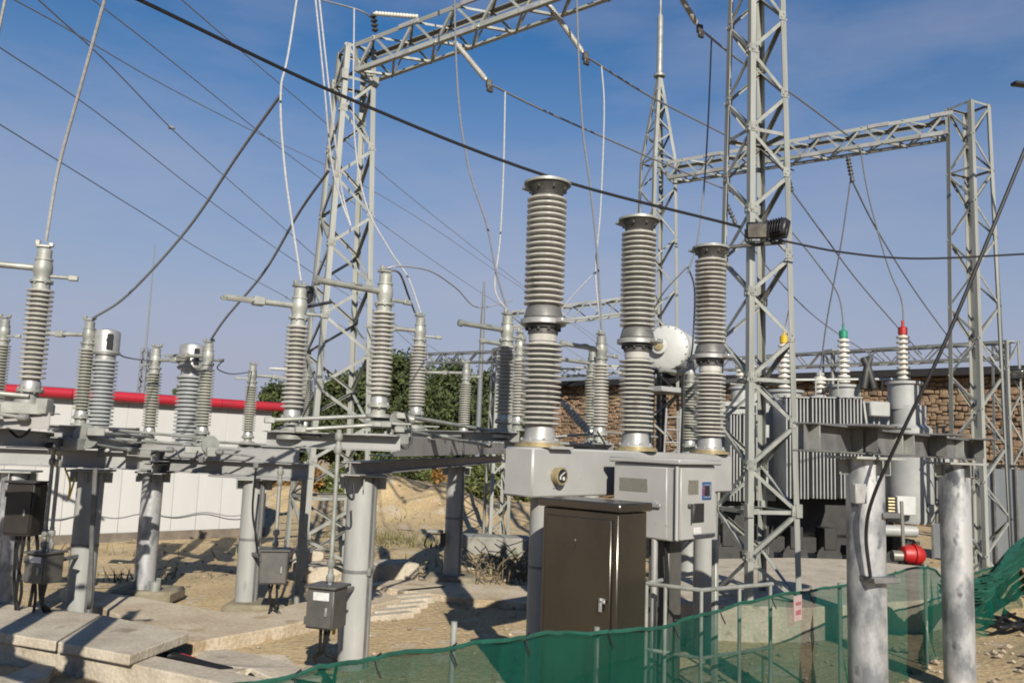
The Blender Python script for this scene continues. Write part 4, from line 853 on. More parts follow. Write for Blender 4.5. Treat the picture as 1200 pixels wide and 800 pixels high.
# columns of the breaker
MB().cyl(C0 + AX * .12 - NF * .0 - Zv * .05, C0 + AX * .12 + Zv * (ZB - .52), .155, n=28).build('column', 'grey_col', br)
q = C0 + AX * .12; s_ = MB().lathe((q.x, q.y, 1.35), [(.158, 0), (.158, .03)], 28, cap=False); s_.build('strap', 'galv_dark', br)
q = C0 + AX * SPC * 2 - AX * .1; MB().cyl(q - Zv * .05, q + Zv * (ZB - .52), .155, n=28).build('column', 'grey_col', br)
q = kc - AX * .05 + NF * .05; MB().box(q + Zv * .84, (.26, .26, 1.7), BB, .01).build('cabinet_leg', 'box', br)
for s_ in (-.16, -.22, .2):
    q = kc - AX * .28 + NF * s_; MB().tube(spline([q + Zv * 1.7, q + Zv * 1.1 + NF * .03, q + Zv * .5 - AX * .02, q], 5), .022, 7).build('cable', 'black', br)
q = P(767, 640, 9.2); MB().cyl((q.x, q.y, 0), (q.x, q.y, 1.9), .036, n=12).build('conduit', 'alu', br)
q = P(838, 650, 9.4); MB().box((q.x, q.y, .85), (.06, .06, 1.7), BB).build('cabinet_prop', 'galv', br)
# stainless cabinet
SC = P(724, 640, 7.7); SC.z = 0; sl_, sd = .46, .87; zc0, zc1 = .25, 2.06
sc = thing('steel_cabinet', 'dark brushed stainless cabinet standing in front of the breaker', 'cabinet', SC)
m_ = SC + AX * sl_ / 2 - NF * sd / 2; 
MB().box(m_ + Zv * (zc0 + zc1) / 2, (sl_, sd, zc1 - zc0), BB, .01).build('cabinet_body', 'stainless', sc)
MB().box(m_ + Zv * (zc1 + .045), (sl_ + .07, sd + .08, .08), BB, .012).build('cabinet_roof', 'stainless', sc)
dq = SC - NF * sd / 2 + EN * .012 + Zv * ((zc0 + zc1) / 2 - .02); dr_ = MB().box(dq, (sd - .12, .02, zc1 - zc0 - .1), (NF, AX, Zv), .008).build('door', 'stainless', sc)
b = MB(); q = dq + EN * .02 + NF * (sd * .34) + Zv * .15; b.lathe(q - EN * .01, [(.028, 0), (.028, .02)], 12, EN); b.box(q + EN * .02 - Zv * .03, (.03, .018, .12), (NF, AX, Zv)); b.box(q + EN * .02 + NF * .02, (.06, .018, .03), (NF, AX, Zv)); b.build('handle', 'alu', dr_)
MB().box(dq + EN * .012 - NF * .1 + Zv * .62, (.16, .003, .1), (NF, AX, Zv), .001).build('type_plate', 'stainless', dr_)
MB().box(m_ + Zv * (zc0 / 2 - .02), (sl_ - .06, sd - .06, zc0), BB).build('plinth', 'cement', sc)

# hand rail
hr = thing('hand_rail', 'low galvanised pipe railing in front of the tower base', 'railing', P(830, 700, 8.9) * 1.0)
hr.location.z = 0; ABS[hr.name] = Vector(hr.location)
ra, rb, rc_ = P(758, 674, 9.0), P(822, 681, 8.7), P(905, 672, 9.3)
ra.z = rb.z = rc_.z = 1.27
rd = P(812, 672, 9.9); rd.z = 1.27
MB().tube(spline([ra, rb, rc_], 1), .022, 10).build('top_rail', 'galv', hr); MB().tube([ra, rd], .022, 10).build('top_rail', 'galv', hr)
for t_, p_, q_ in ((0, ra, rb), (.35, ra, rb), (1, ra, rb), (.52, rb, rc_), (.97, rb, rc_)):
    c = p_.lerp(q_, t_); MB().cyl((c.x, c.y, -.05), (c.x, c.y, 1.26), .02, n=10).build('post', 'galv', hr)
m1, m2, m3 = ra.copy(), rb.copy(), rc_.copy(); m1.z = m2.z = m3.z = .62
MB().tube([m1, m2, m3], .018, 8).build('mid_rail', 'galv', hr)

# ------------------------------------------------------------------ right beam on two mottled pipes
rA = P(1015, 640, 8.1); rB = P(1121, 650, 10.2); rA.z = rB.z = 0; d = (rB - rA).normalized(); s_ = Zv.cross(d); bs = (d, s_, Zv)
fr_ = thing('support_frame', 'dark steel beam on two mottled zinc pipes at the right', 'steel frame', rA)
column(fr_, rA.x, rA.y, .172, 2.64, 'zinc', strap=False); column(fr_, rB.x, rB.y, .17, 2.62, 'zinc', strap=False)
zb = 2.78; a, c = rA - d * 1.35, rB + d * .75
b = MB(); ibeam(b, a + Zv * zb, c + Zv * zb, .24, .2); b.build('beam', 'galv_dark', fr_)
L = (c - a).length
for k, t_ in enumerate((.02, .21, .27, .43, .5, .66, .72, .86, .98)):
    q = a.lerp(c, t_) + Zv * zb; MB().box(q, (.012, .19, .205), bs, .002).build('stiffener', 'galv', fr_)
for t_, wl in ((.22, .85), (.64, .42), (.94, .4)):
    q = a.lerp(c, t_) + Zv * (zb + .13); MB().box(q, (wl, .74, .018), bs, .003).build('mount_plate', 'galv_dark', fr_)
    q = a.lerp(c, t_) + Zv * (zb - .0); 
    for sg in (-1, 1): MB().box(q + s_ * sg * .16 + Zv * .01, (.012, .11, .22), bs, .002).build('stiffener', 'galv_dark', fr_)
b = MB(); b.box(rB - Zv * .0, (.5, .5, .04), bs); bolts(b, rB + Zv * .02, bs, 2, 2, .4, .4, .02); b.build('base_plate', 'galv', fr_)
q = P(1006, 578, 7.88); o = MB().box(q, (.13, .08, .18), basis(R(20)), .01).build('socket_box', 'grey_paint', fr_)
q = P(1036, 603, 8.05); MB().box(q, (.2, .2, .05), basis(R(20)), .006).build('clamp', 'galv_dark', fr_); q = P(1030, 678, 7.95); MB().box(q, (.3, .22, .05), basis(R(20)), .006).build('clamp', 'galv_dark', fr_)

# ------------------------------------------------------------------ power transformer
TY = 20.0; ty = R(6); tbs = basis(ty); O = P(955, 560, TY); O.z = 0
tx = thing('power_transformer', 'large grey power transformer with radiators and three tall bushings', 'transformer', O)
def tp(px, py, Y=TY): return P(px, py, Y)
def zat(px, py, Y=TY): return P(px, py, Y).z
MB().box(O + Vector((.15, 2.2, 2.75)), (4.9, 2.0, 2.1), tbs, .03).build('tank', 'tx', tx)
MB().box(O + Vector((.2, 2.2, 3.86)), (5.1, 2.2, .12), tbs, .02).build('tank_cover', 'tx', tx)
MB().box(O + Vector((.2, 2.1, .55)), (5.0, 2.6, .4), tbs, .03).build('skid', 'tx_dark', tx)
MB().box(O + Vector((.2, 2.6, 1.2)), (4.8, 1.9, .95), tbs, .03).build('under_frame', 'tx_dark', tx)  # dark block standing for the shaded space under the tank
b = MB()
for k in range(6): b.lathe(O + Vector((-1.9 + k * .8, .55, .3)), [(.26, -.07), (.3, -.07), (.3, .0), (.26, .0), (.26, .07)], 18, (0, 1, 0)); b.box(O + Vector((-1.9 + k * .8, .7, .75)), (.3, .5, .5), tbs)
b.build('wheel', 'tx_dark', tx)
def radiator(px0, px1, y0, y1, Y):
    a, c = P(px0, y0, Y), P(px1, y0, Y); z1 = a.z; z0 = P(px0, y1, Y).z; wd = c.x - a.x
    o = MB().cyl((a.x, Y, z1 - .1), (c.x, Y, z1 - .1), .06, n=12).build('radiator_header', 'tx', tx); MB().cyl((a.x, Y, z0 + .1), (c.x, Y, z0 + .1), .06, n=12).build('radiator_header', 'tx', tx)
    n = max(4, int(wd / .075)); b = MB()
    for k in range(n):
        x = a.x + wd * (k + .5) / n; b.box((x, Y + .35, (z0 + z1) / 2), (.03, 1.2, z1 - z0), WORLD, .01)
    b.build('radiator_fins', 'tx', o, kind='stuff')
    MB().box(((a.x + c.x) / 2, Y - .02, z1 + .03), (wd, .5, .03)).build('top_strip', 'tx', o)
for x0, x1 in ((916, 944), (946, 975), (978, 1006)): radiator(x0, x1, 467, 583, TY)
for x0, x1 in ((852, 866), (867, 882)): radiator(x0, x1, 486, 586, TY + .6)
MB().box(P(895, 530, TY + .8) + Vector((0, .6, 0)), (.5, 1.2, 2.3), tbs, .02).build('side_pocket', 'tx', tx)
MB().box(P(1020, 480, TY + .3), (.5, .9, .35), tbs, .03).build('cable_trunk', 'tx', tx)
for sg in (0, 1):
    q = P(1012 + sg * 12, 455, TY + .8); MB().tube([q, q + Vector((.1 - sg * .25, 0, .55)), q + Vector((.05 - sg * .1, .1, .75))], .09, 10).build('breather_pipe', 'tx_dark', tx)
def bushing(px, y0, y1, Y, cap, tr, ytur, label=None, ns=9):
    p0 = P(px, y0, Y); h = P(px, y1, Y).z - p0.z; zt = P(px, ytur, Y).z
    o = MB().lathe((p0.x, p0.y, zt), [(tr, 0), (tr, p0.z - zt - .1), (tr + .06, p0.z - zt - .09), (tr + .06, p0.z - zt - .03), (.2, p0.z - zt - .02), (.15, p0.z - zt)], 28).build('turret', 'tx', tx)
    MB().lathe(p0, [(.1, -.04)] + sheds(0, h * .84, ns, .075, .15), 22, cap=False).build('bushing', 'white_porc', o)
    MB().lathe(p0, [(.08, h * .83), (.105, h * .85), (.105, h * .97), (.03, h), (.03, h * 1.1)], 16).build('phase_cap', cap, o)
bushing(919, 456, 392, TY + 1.4, 'yellow', .42, 478); bushing(989, 450, 386, TY + 1.4, 'green_cap', .36, 475); bushing(1059, 446, 382, TY + .2, 'red', .36, 480)
bushing(961, 462, 436, TY + 1.8, 'tx', .22, 478, ns=4)
for px in (880, 868): bushing(px, 452, 422, TY + 2.2, 'tx', .25, 478, ns=5)
q = P(1064, 500, TY + .2); q2 = P(1064, 612, TY + .2); MB().lathe((q.x, q.y, q2.z), [(.50, 0), (.53, .08), (.53, q.z - q2.z - .04), (.40, q.z - q2.z + .05), (.40, q.z - q2.z + .5)], 36).build('cable_box_drum', 'tx', tx)
MB().box(P(1100, 560, TY + .8), (.5, .8, 2.1), tbs, .03).build('cooler_box', 'tx', tx)
q = P(1060, 592, TY - .45); o = MB().box(q, (.44, .2, .42), tbs, .015).build('terminal_box', 'white_tank', tx)
for k in range(5): MB().cyl(q + Vector((-.22, 0, .14 - k * .07)), q + Vector((-.36, .02, .14 - k * .07)), .025, n=8).build('gland', 'yellow_zinc', o)
b = MB(); q = P(1058, 622, TY - .2); b.cyl(q - Vector((.8, 0, 0)), q + Vector((.3, 0, 0)), .13, n=16); b.build('oil_pipe', 'tx', tx)
b = MB(); q = P(1091, 596, TY - .3)
b.lathe(q, [(.11, 0), (.11, .07)], 14, (0, -1, 0)); b.tube([q, q + Vector((-.2, .1, -.3)), q + Vector((-.5, .2, -.35))], .05, 8); b.build('valve', 'galv', tx)
# conservator drum on its dark frame
cq = P(780, 407, TY + 1.2); ca = Vector((.40, .92, 0)).normalized()
cn = MB().lathe(cq, [(.02, -.03), (.45, -.02), (.55, .04), (.58, .12), (.58, 1.7), (.5, 1.8)], 36, ca).build('conservator', 'white_tank', tx)
lq = cq + Vector((-.16, -.06, .02))
MB().lathe(lq - ca * .03, [(.2, 0), (.2, -.04), (.16, -.05)], 20, ca).build('level_flange', 'white_tank', cn)
MB().lathe(lq - ca * .08, [(.115, 0), (.115, -.04), (.05, -.05)], 18, ca).build('level_gauge', 'yellow_zinc', cn)
b = MB()
for o_ in (.3, 1.6):
    q = cq + ca * o_
    for sg in (-1, 1): b.box(Vector((q.x, q.y, 0)) + Vector((-ca.y, ca.x, 0)) * sg * .4 + Zv * (cq.z - .5) / 2, (.1, .1, cq.z - .5), basis(R(37)))
    b.box(Vector((q.x, q.y, cq.z - .55)), (.1, 1.0, .14), basis(R(37)))
b.build('conservator_frame', 'tx_dark', tx)
b = MB(); q = cq + ca * .6 - Zv * 1.05; b.box(q, (1.6, .9, .12), basis(R(37))); b.build('platform', 'tx', tx)
MB().tube(spline([cq + Vector((.5, .3, -.55)), cq + Vector((.8, .4, -.7)), O + Vector((-1.9, 2.2, 3.98))], 6), .06, 10).build('oil_pipe', 'tx', tx)
MB().tube([P(930, 445, TY + 1.1), P(1050, 444, TY + .9)], .028, 8).build('top_pipe', 'white_tank', tx)
for px in (1005, 1024, 1030): MB().tube([P(px, 476, TY + .1), P(px, 545, TY + .1)], .022, 7).build('conduit', 'tx', tx)
MB().tube(spline([P(1012, 470, TY), P(1016, 500, TY - .1), P(1022, 530, TY)], 6), .03, 7).build('conduit', 'galv', tx)
for px, py, w_, h_ in ((1094, 520, .25, .4), (1104, 585, .2, .3), (893, 505, .3, .3), (893, 560, .26, .36)): MB().box(P(px, py, TY + .15), (w_, .14, h_), tbs, .012).build('valve_box', 'tx', tx)
for px in (1098, 1106): MB().tube([P(px, 498, TY + .1), P(px, 612, TY + .1)], .03, 8).build('conduit', 'galv_dark', tx)
for k in range(5): MB().tube([P(930 + k * 26, 463, TY + .9), P(930 + k * 26, 444, TY + .9)], .018, 6).build('rail_post', 'galv', tx)
for k in range(12): MB().lathe(P(912 + k * 8.2, 464.5 + k * .25, TY - .24), [(.03, -.01), (.03, .03)], 6).build('bolt', 'galv_dark', tx)
cu = ca.orthogonal().normalized(); cw_ = ca.cross(cu)
for k in range(18):
    a = k * math.pi / 9; q = cq + ca * .02 + (cu * math.cos(a) + cw_ * math.sin(a)) * .535; MB().lathe(q, [(.018, -.03), (.018, .03)], 6, ca).build('bolt', 'tx', cn)
MB().lathe(cq, [(.595, .13), (.595, .17)], 36, ca, cap=False).build('rim', 'tx', cn)
MB().lathe(cq + ca * .0 - Vector((0, 0, .36)) + Vector((.1, 0, 0)), [(.06, .02), (.06, -.06)], 14, ca).build('drain_plug', 'tx', cn)
# ladder
lp = P(776, 545, TY + .3); lt = P(781, 478, TY + .3)
ld = thing('ladder', 'pale ladder leaning below the white drum', 'ladder', (lp.x, lp.y, 0)); sv = Vector((.36, .1, 0)); lo_ = Vector((lp.x - .1, lp.y - .3, 0))
for k in (0, 1): MB().tube([lo_ + sv * k, lt + sv * k], .025, 8).build('stile', 'alu', ld)
for k in range(12):
    c = lo_.lerp(lt, (k + .7) / 12.4); MB().cyl(c, c + sv, .016, n=8).build('rung', 'alu', ld)
# red pump
q = P(1070, 649, 18.6); pm = thing('red_pump', 'red domed pump casing on the ground below the transformer', 'pump', (q.x, q.y, 0))
b = MB(); b.lathe(q - Vector((.26, 0, 0)), [(.1, 0), (.17, .03), (.2, .12), (.215, .3), (.2, .42), (.12, .5)], 22, (1, .1, -.05)); b.build('casing', 'red', pm)
MB().lathe(q - Vector((.02, 0, 0)), [(.225, 0), (.225, .035)], 22, (1, .1, -.05)).build('flange', 'red', pm)
MB().box(q + Vector((.08, -.02, .235)), (.1, .08, .07)).build('lifting_lug', 'tx_dark', pm)
b = MB(); b.box(Vector((q.x, q.y, (q.z - .2) / 2)), (.5, .4, max(.1, q.z - .22)), basis(R(6)), .02); b.build('stand', 'tx_dark', pm)
b = MB(); b.lathe(q - Vector((.45, 0, .05)), [(.12, 0), (.12, .2)], 14, (1, 0, 0)); b.cyl(q + Vector((-.2, 0, 0)), q + Vector((-.18, .1, 1.1)), .04, n=8); b.build('pipe_stub', 'plate', pm)

# ------------------------------------------------------------------ green net
NP = [(170, 822, 4.75, 0), (300, 797, 5.0, 0), (420, 771, 5.4, 0), (532, 756, 5.9, 0), (640, 741, 6.45, 0), (760, 735, 6.9, 0), (830, 716, 7.6, 0), (905, 697, 8.5, 0), (960, 689, 9.3, 0), (1020, 677, 10.2, 0), (1084, 663, 11.3, 0), (1108, 674, 11.9, 0), (1150, 668, 12.6, .25), (1178, 655, 13.2, .5), (1215, 632, 14, .62)]
top = spline([P(x, y, Y) for x, y, Y, _ in NP], 10); top = [p + Vector((0, 0, -.018 * abs(math.sin(i * .39)) + random.uniform(-.006, .006))) for i, p in enumerate(top)]; lift = spline([Vector((l_, 0, 0)) for *_, l_ in NP], 10)
b = MB(); nr_ = 10
for i, p in enumerate(top):
    d = top[min(i + 1, len(top) - 1)] - top[max(i - 1, 0)]; s_ = Vector((-d.y, d.x, 0)).normalized()
    zb_ = gz(p.x, p.y) + max(0, lift[i].x) * .9
    for k in range(nr_ + 1):
        t_ = k / nr_; wob = (.07 * math.sin(i * .55 + t_ * 2) + .05 * math.sin(i * 1.3 - t_ * 4) + .035 * math.sin(i * 2.7 + t_ * 6)) * (.2 + t_) + random.uniform(-.008, .008)
        b.v.append(tuple(Vector((p.x, p.y, p.z + (zb_ - p.z) * t_)) + s_ * wob))
for i in range(len(top) - 1):
    for k in range(nr_): b.f.append((i * (nr_ + 1) + k, i * (nr_ + 1) + k + 1, (i + 1) * (nr_ + 1) + k + 1, (i + 1) * (nr_ + 1) + k))
nf = thing('net_fence', 'green shade net fence across the foreground on thin pipe posts', 'fence', (top[30].x, top[30].y, 0))
b.build('net', 'net', nf)
b2_ = MB(); n2 = 52
for i in range(n2):
    p = top[i]; d = top[i + 1] - top[max(i - 1, 0)]; s_ = Vector((-d.y, d.x, 0)).normalized()
    for k in range(nr_ + 1):
        t_ = k / nr_; wob = .05 + (.05 * math.sin(i * .42 + t_ * 3 + 1) + .03 * math.sin(i * 1.1 - t_ * 4)) * (.25 + t_)
        b2_.v.append(tuple(Vector((p.x, p.y, p.z - .01 + (gz(p.x, p.y) - p.z) * t_)) + s_ * wob))
for i in range(n2 - 1):
    for k in range(nr_): b2_.f.append((i * (nr_ + 1) + k, i * (nr_ + 1) + k + 1, (i + 1) * (nr_ + 1) + k + 1, (i + 1) * (nr_ + 1) + k))
b2_.build('net_backing', 'net', nf)
MB().tube(top, .016, 6).build('hem_rope', 'net_hem', nf)
for px, yt, Y in ((532, 729, 5.92), (1085, 660, 11.33), (985, 683, 9.75), (700, 735, 6.72)):
    p = P(px, yt, Y); MB().cyl((p.x, p.y + .03, -.1), (p.x, p.y + .03, p.z), .022, n=12).build('post', 'galv', nf)
for i in (6, 14, 22, 30, 38, 46, 54, 62, 70, 78, 86, 94):
    p = top[i]; MB().tube([p + Vector((.02, 0, .03)), p + Vector((-.02, -.02, 0)), p + Vector((.0, -.03, -.05)), p + Vector((.03, -.03, -.11))], .006, 5).build('tie', 'black', nf)
# the loose end of the net, gathered in creases
pts = spline([P(1106, 676, 11.85), P(1128, 694, 12.0), P(1150, 690, 12.3), P(1176, 668, 12.8), P(1220, 628, 13.8)], 9); b = MB(); nc = 22
for i, p in enumerate(pts):
    d = (pts[min(i + 1, len(pts) - 1)] - pts[max(i - 1, 0)]).normalized(); s_ = d.cross(Zv).normalized(); u = s_.cross(d); f = .55 + .45 * abs(math.sin(i * .23 + .6))
    for k in range(nc):
        t_ = k / (nc - 1) - .5; b.v.append(tuple(p + u * (t_ * .36 * f + random.uniform(-.012, .012)) + s_ * (.06 * math.sin(k * 2.4 + i * .35) * f + random.uniform(-.02, .02))))
for i in range(len(pts) - 1):
    for k in range(nc - 1): b.f.append((i * nc + k, i * nc + k + 1, (i + 1) * nc + k + 1, (i + 1) * nc + k))
b.build('gathered_net', 'net_hem', nf)
sg_p = P(928, 711, 8.72); sd_ = (P(960, 689, 9.3) - P(905, 697, 8.5)); sd_.z = 0; sd_.normalize(); sb = (sd_, Zv.cross(sd_), Zv); sg_p -= sb[1] * .06
sg_ = MB().box(sg_p, (.17, .012, .24), sb, .002).build('notice', 'sign', loc=sg_p); tag(sg_, 'small faded pink notice hung on the green net', 'sign')
b = MB(); b.box(sg_p - sb[1] * .008 + Zv * .045, (.12, .003, .03), sb, .0005); b.box(sg_p - sb[1] * .008 - Zv * .04, (.11, .003, .045), sb, .0005); b.build('faded_print', 'sign_r', sg_)

# ------------------------------------------------------------------ hoses and scrap on the ground
pts = spline([G(165, 768, .2), G(200, 768, .16), G(250, 781, .12), G(320, 795, .1), G(420, 812, .06)], 8)
tag(MB().tube(pts, .045, 10).build('hose', 'black'), 'thick black hose coming out of the open trench', 'hose')
tag(MB().tube(spline([G(190, 762, .12), G(215, 766, .12), G(235, 772, .1)], 5), .006, 6).build('cable', 'trim'), 'thin red cable inside the open trench', 'cable')
for k in range(14):
    x0 = 1120 + random.uniform(0, 40); y0 = random.uniform(672, 735); z = .12 + random.uniform(0, .1)
    pts = [G(x0 + j * 26, y0 + random.uniform(-9, 9) + j * random.uniform(-2, 6), z) for j in range(5)]
    tag(MB().tube(spline(pts, 5), random.uniform(.02, .035), 7).build('hose', 'black'), 'black cable lying in the tangle on the dirt at the right edge', 'hose', 'black cables tangled at the right edge')
for k in range(7):
    a = G(1135 + k * 9, 715 + random.uniform(-8, 8), .1); c = P(1180 + k * 7, 650 + k * 6, 13.4)
    tag(MB().tube([a, a.lerp(c, .5) + Vector((0, 0, .1)), c], .04, 7).build('dry_pole', 'dead'), 'dry brown stake leaning under the bunched net at right', 'stake', 'dry stakes at the right edge')
b = MB()
for k in range(60):
    p = G(random.uniform(555, 615), random.uniform(655, 684), .05); q = p + Vector((random.gauss(0, .35), random.gauss(0, .2), random.uniform(.05, .5))); b.tube([p, p.lerp(q, .5) + Vector((0, 0, .1)), q], .012, 5)
b.build('brushwood', 'dead', kind='stuff')

# ------------------------------------------------------------------ wires
def wire(pts, r, m, label, name='overhead_wire', group='overhead wires', k=8):
    q = [P(*p) for p in pts]; o = MB().tube(spline(q, k), r, 7).build(name, m); tag(o, label, 'wire', group); return o
wire([(130, -12, 8.2), (163, 0, 8.4), (400, 112, 10.3), (640, 206, 11.6), (868, 266, 12.4)], .022, 'black', 'thick black cable running from the upper left down to the floodlight tower')
wire([(912, 281, 12.45), (990, 296, 12.8), (1080, 303, 13.2), (1215, 297, 13.8)], .017, 'black', 'thick black cable sagging from the floodlights to the right edge')
wire([(1215, 140, 7.0), (1200, 178, 7.05), (1110, 395, 7.3), (1060, 500, 7.5), (1024, 580, 7.75), (1015, 625, 7.85), (1020, 676, 7.85)], .016, 'black', 'thick black cable dropping from the right edge to the mottled pipe')
G1 = 'long thin conductors over the left sky'
wire([(-494, -276, 12), (-20, -20, 16), (17, 0, 17), (84, 37, 20), (187, 97, 26), (289, 150, 33), (400, 203, 40), (500, 262, 48), (600, 330, 58), (770, 442, 78)], .018, 'wire_far', 'thin sky conductor starting at the top left corner, uppermost one', group=G1)
wire([(-162, -166, 10), (30, -12, 14), (45, 0, 15), (130, 78, 19), (200, 150, 24), (258, 202, 29), (367, 298, 36), (450, 375, 45), (770, 663, 85)], .017, 'wire_far', 'thin sky conductor carrying a small dark spacer', group=G1)
wire([(-153, -207, 12), (90, -15, 16), (109, 0, 17), (210, 79, 23), (322, 169, 31), (397, 225, 37), (500, 300, 46), (590, 360, 56), (770, 476, 79)], .017, 'wire_far', 'thin sky conductor crossing others left of the lattice tower', group=G1)
wire([(34, -166, 14), (200, -12, 18), (213, 0, 18.5), (292, 68, 24), (379, 142, 31), (470, 222, 40), (600, 325, 54), (770, 456, 75)], .017, 'wire_far', 'thin sky conductor passing behind the lattice tower near its top', group=G1)
wire([(-276, -137, 12), (-20, 42, 16), (0, 56, 17), (112, 131, 23), (232, 225, 30), (337, 300, 38), (450, 372, 48), (770, 570, 81)], .017, 'wire_far', 'thin sky conductor leaving the left edge just below the top corner', group=G1)
wire([(-276, -33, 14), (-20, 133, 18), (0, 146, 19), (169, 251, 28), (244, 298, 34), (330, 345, 42), (420, 392, 52), (770, 569, 97)], .017, 'wire_far', 'lowest of the thin sky conductors leaving the left edge', group=G1)
q = P(201, 149, 24); o = MB().lathe(q - Vector((.1, 0, 0)), [(.01, 0), (.06, .03), (.06, .12), (.02, .2)], 10, (1, .2, -.1)).build('spacer', 'wire', loc=q); tag(o, 'small dark spacer clipped on a thin sky conductor', 'spacer')
DG = 'pale droppers to the posts'
def top_of(k, dz=1.70): return posts[k] + Zv * dz
def wire3(pts, r, m, label, name='dropper_wire', group=DG): 
    q = [p if isinstance(p, Vector) else P(*p) for p in pts]; o = MB().tube(spline(q, 8), r, 7).build(name, m); tag(o, label, 'wire', group); return o
wire3([(170, -170, 7.4), (95, 100, 8.4), (68, 200, 8.8), top_of('p37', 1.72)], 0.0163, 'alu_w', 'pale dropper falling to the large post at the left edge')
wire3([(40, -170, 7.6), (4, 10, 8), (-6, 60, 8.2)], 0.0133, 'alu_w', 'short pale wire cutting the top left corner')
wire3([(373, -170, 10.8), (340, 50, 10.3), (329, 108, 10.2), (334, 200, 10), top_of('p342', 1.72)], 0.0141, 'alu_w', 'pale kinked dropper falling to the post with two fingers')
wire3([(330, 110, 10.2), (280, 180, 11.2), (220, 268, 12.2), (150, 345, 13), top_of('p95', 1.66)], .02, 'wire', 'dark wire curving from the kinked dropper down to the far left post')
wire3([(386, 199, 11), (350, 250, 12.3), (310, 318, 13.3), (265, 372, 14.1), top_of('p237', 1.66)], .02, 'wire', 'dark wire curving from the twin droppers down to the slim greenish post')
wire3([(352, -170, 10.6), (378, 80, 10.7), (388, 185, 10.9), (400, 235, 11), (411, 265, 11)], 0.0126, 'alu_w', 'left one of the twin pale droppers beside the tower')
wire3([(356, -170, 10.6), (384, 90, 10.7), (396, 190, 10.9), (402, 230, 11), (411, 265, 11)], 0.0126, 'alu_w', 'right one of the twin pale droppers beside the tower')
wire3([(415, 10, 14.6), (415, 150, 14.2), (428, 236, 13.9), (455, 290, 13.7), (478, 325, 13.5), top_of('p487', 1.7)], 0.0148, 'alu_w', 'pale wire running from the tower top to the mid sized post')
wire3([top_of('p445', 1.7), (470, 312, 9.9), (505, 318, 11), (535, 338, 12.6), (560, 360, 13.8), (600, 352, 15.2)], 0.0104, 'alu_w', 'pale curved jumper leaving the tube armed post to the right')
wire3([top_of('p445', 1.68), (468, 320, 9.9), (478, 345, 10.5), (486, 366, 12.5)], .014, 'wire', 'dark curved jumper between the two posts on the thick column')
wire3([(530, -170, 13.5), (535, 80, 13.2), (548, 190, 12.9), (570, 262, 12.6), (582, 320, 12.4), top_of('p590', 1.7)], .016, 'wire', 'grey dropper falling to the tube armed post left of the breaker')
wire3([(592, 108, 13.2), (590, 200, 12.9), (586, 280, 12.6), (580, 330, 12.4), (584, 350, 12.3), top_of('p590', 1.72)], 0.0133, 'alu_w', 'pale dropper hanging from the first strain insulator')
wire3([(671, -170, 14), (680, 110, 13.8), (692, 220, 13.6), (700, 300, 13.4), top_of('p700', 1.7)], .017, 'wire', 'grey dropper falling to the post in the gap between the breaker poles')
wire3([(705, 78, 14), (708, 130, 13.9), (704, 240, 13.6), (698, 320, 13.4), top_of('p700', 1.72)], 0.0133, 'alu_w', 'pale dropper hanging from the second strain insulator')
wire3([(698, 318, 13.4), (660, 360, 13.4), (640, 400, 13.5)], 0.0089, 'alu_w', 'thin pale tail splitting left off the second dropper')
wire3([(834, 42, 14.5), (830, 140, 14.3), (825, 220, 14.2), (818, 280, 14), (806, 320, 14)], .015, 'wire', 'grey dropper between the spire tower and the floodlight tower')
wire3([(806, 312, 14), (780, 340, 14.5), (765, 365, 15), (740, 420, 15.4)], 0.0133, 'alu_w', 'pale jumper bending down behind the second breaker pole')
wire3([(806, 312, 14), (814, 340, 14.5), (812, 400, 15.2), top_of('p808', 1.7)], .016, 'wire', 'dark jumper falling behind the third breaker pole')
wire3([top_of('p95', 1.36) + Vector((.3, 0, 0)), (140, 415, 13.8), (155, 420, 14.6), top_of('p175', 1.4)], .012, 'wire', 'thin jumper sagging right of the wide drum headed insulator')
wire3([top_of('p237', 1.34) + Vector((.25, 0, 0)), (255, 432, 15), (272, 438, 16.2), top_of('p291', 1.5)], .012, 'wire', 'thin jumper sagging in front of the right end of the shed')
def strain(p0, p1, label):
    a, c = P(*p0), P(*p1); d = c - a; L = d.length
    t = thing('strain_insulator', label, 'insulator', a, 'strain insulators on the near beam')
    MB().lathe(a, [(.02, 0), (.02, .1), (.045, .12)] + sheds(.14, L - .16, 22, .034, .05) + [(.045, L - .14), (.02, L - .1), (.02, L)], 14, d).build('rod', 'porc', t)
    b = MB(); b.box(c, (.1, .08, .14), basis(R(20)), .01); b.box(c + Vector((.02, 0, -.1)), (.12, .06, .12), basis(R(40)), .01); b.build('clamp', 'cement', t)
    MB().tube([a - d * .12 + Zv * .02, a], .02, 6).build('shackle', 'cement', t)
SG = 'conductors from the strain insulators'
strain((530, 46, 15.1), (573, 98, 14.6), 'grey strain insulator hanging under the beam, nearest the left tower')
wire3([(573, 98, 14.6), (640, 131, 16), (767, 187, 19), (860, 226, 21)], .02, 'wire', 'conductor leaving the first strain insulator towards the spire tower', 'overhead_wire', SG)
strain((641, 3, 14.6), (686, 66, 14.2), 'grey strain insulator entering at the top edge, middle of the three')
wire3([(686, 66, 14.2), (760, 112, 16.5), (840, 153, 18.6), (930, 200, 21)], .02, 'wire', 'conductor leaving the middle strain insulator', 'overhead_wire', SG)
strain((796, -6, 14.2), (820, 34, 14), 'grey strain insulator at the top edge beside the floodlight tower')
wire3([(820, 34, 14), (868, 72, 15.2), (925, 108, 16.6), (995, 160, 19.5)], .02, 'wire', 'conductor leaving the strain insulator beside the floodlight tower', 'overhead_wire', SG)
TG = 'wires below the right beam'
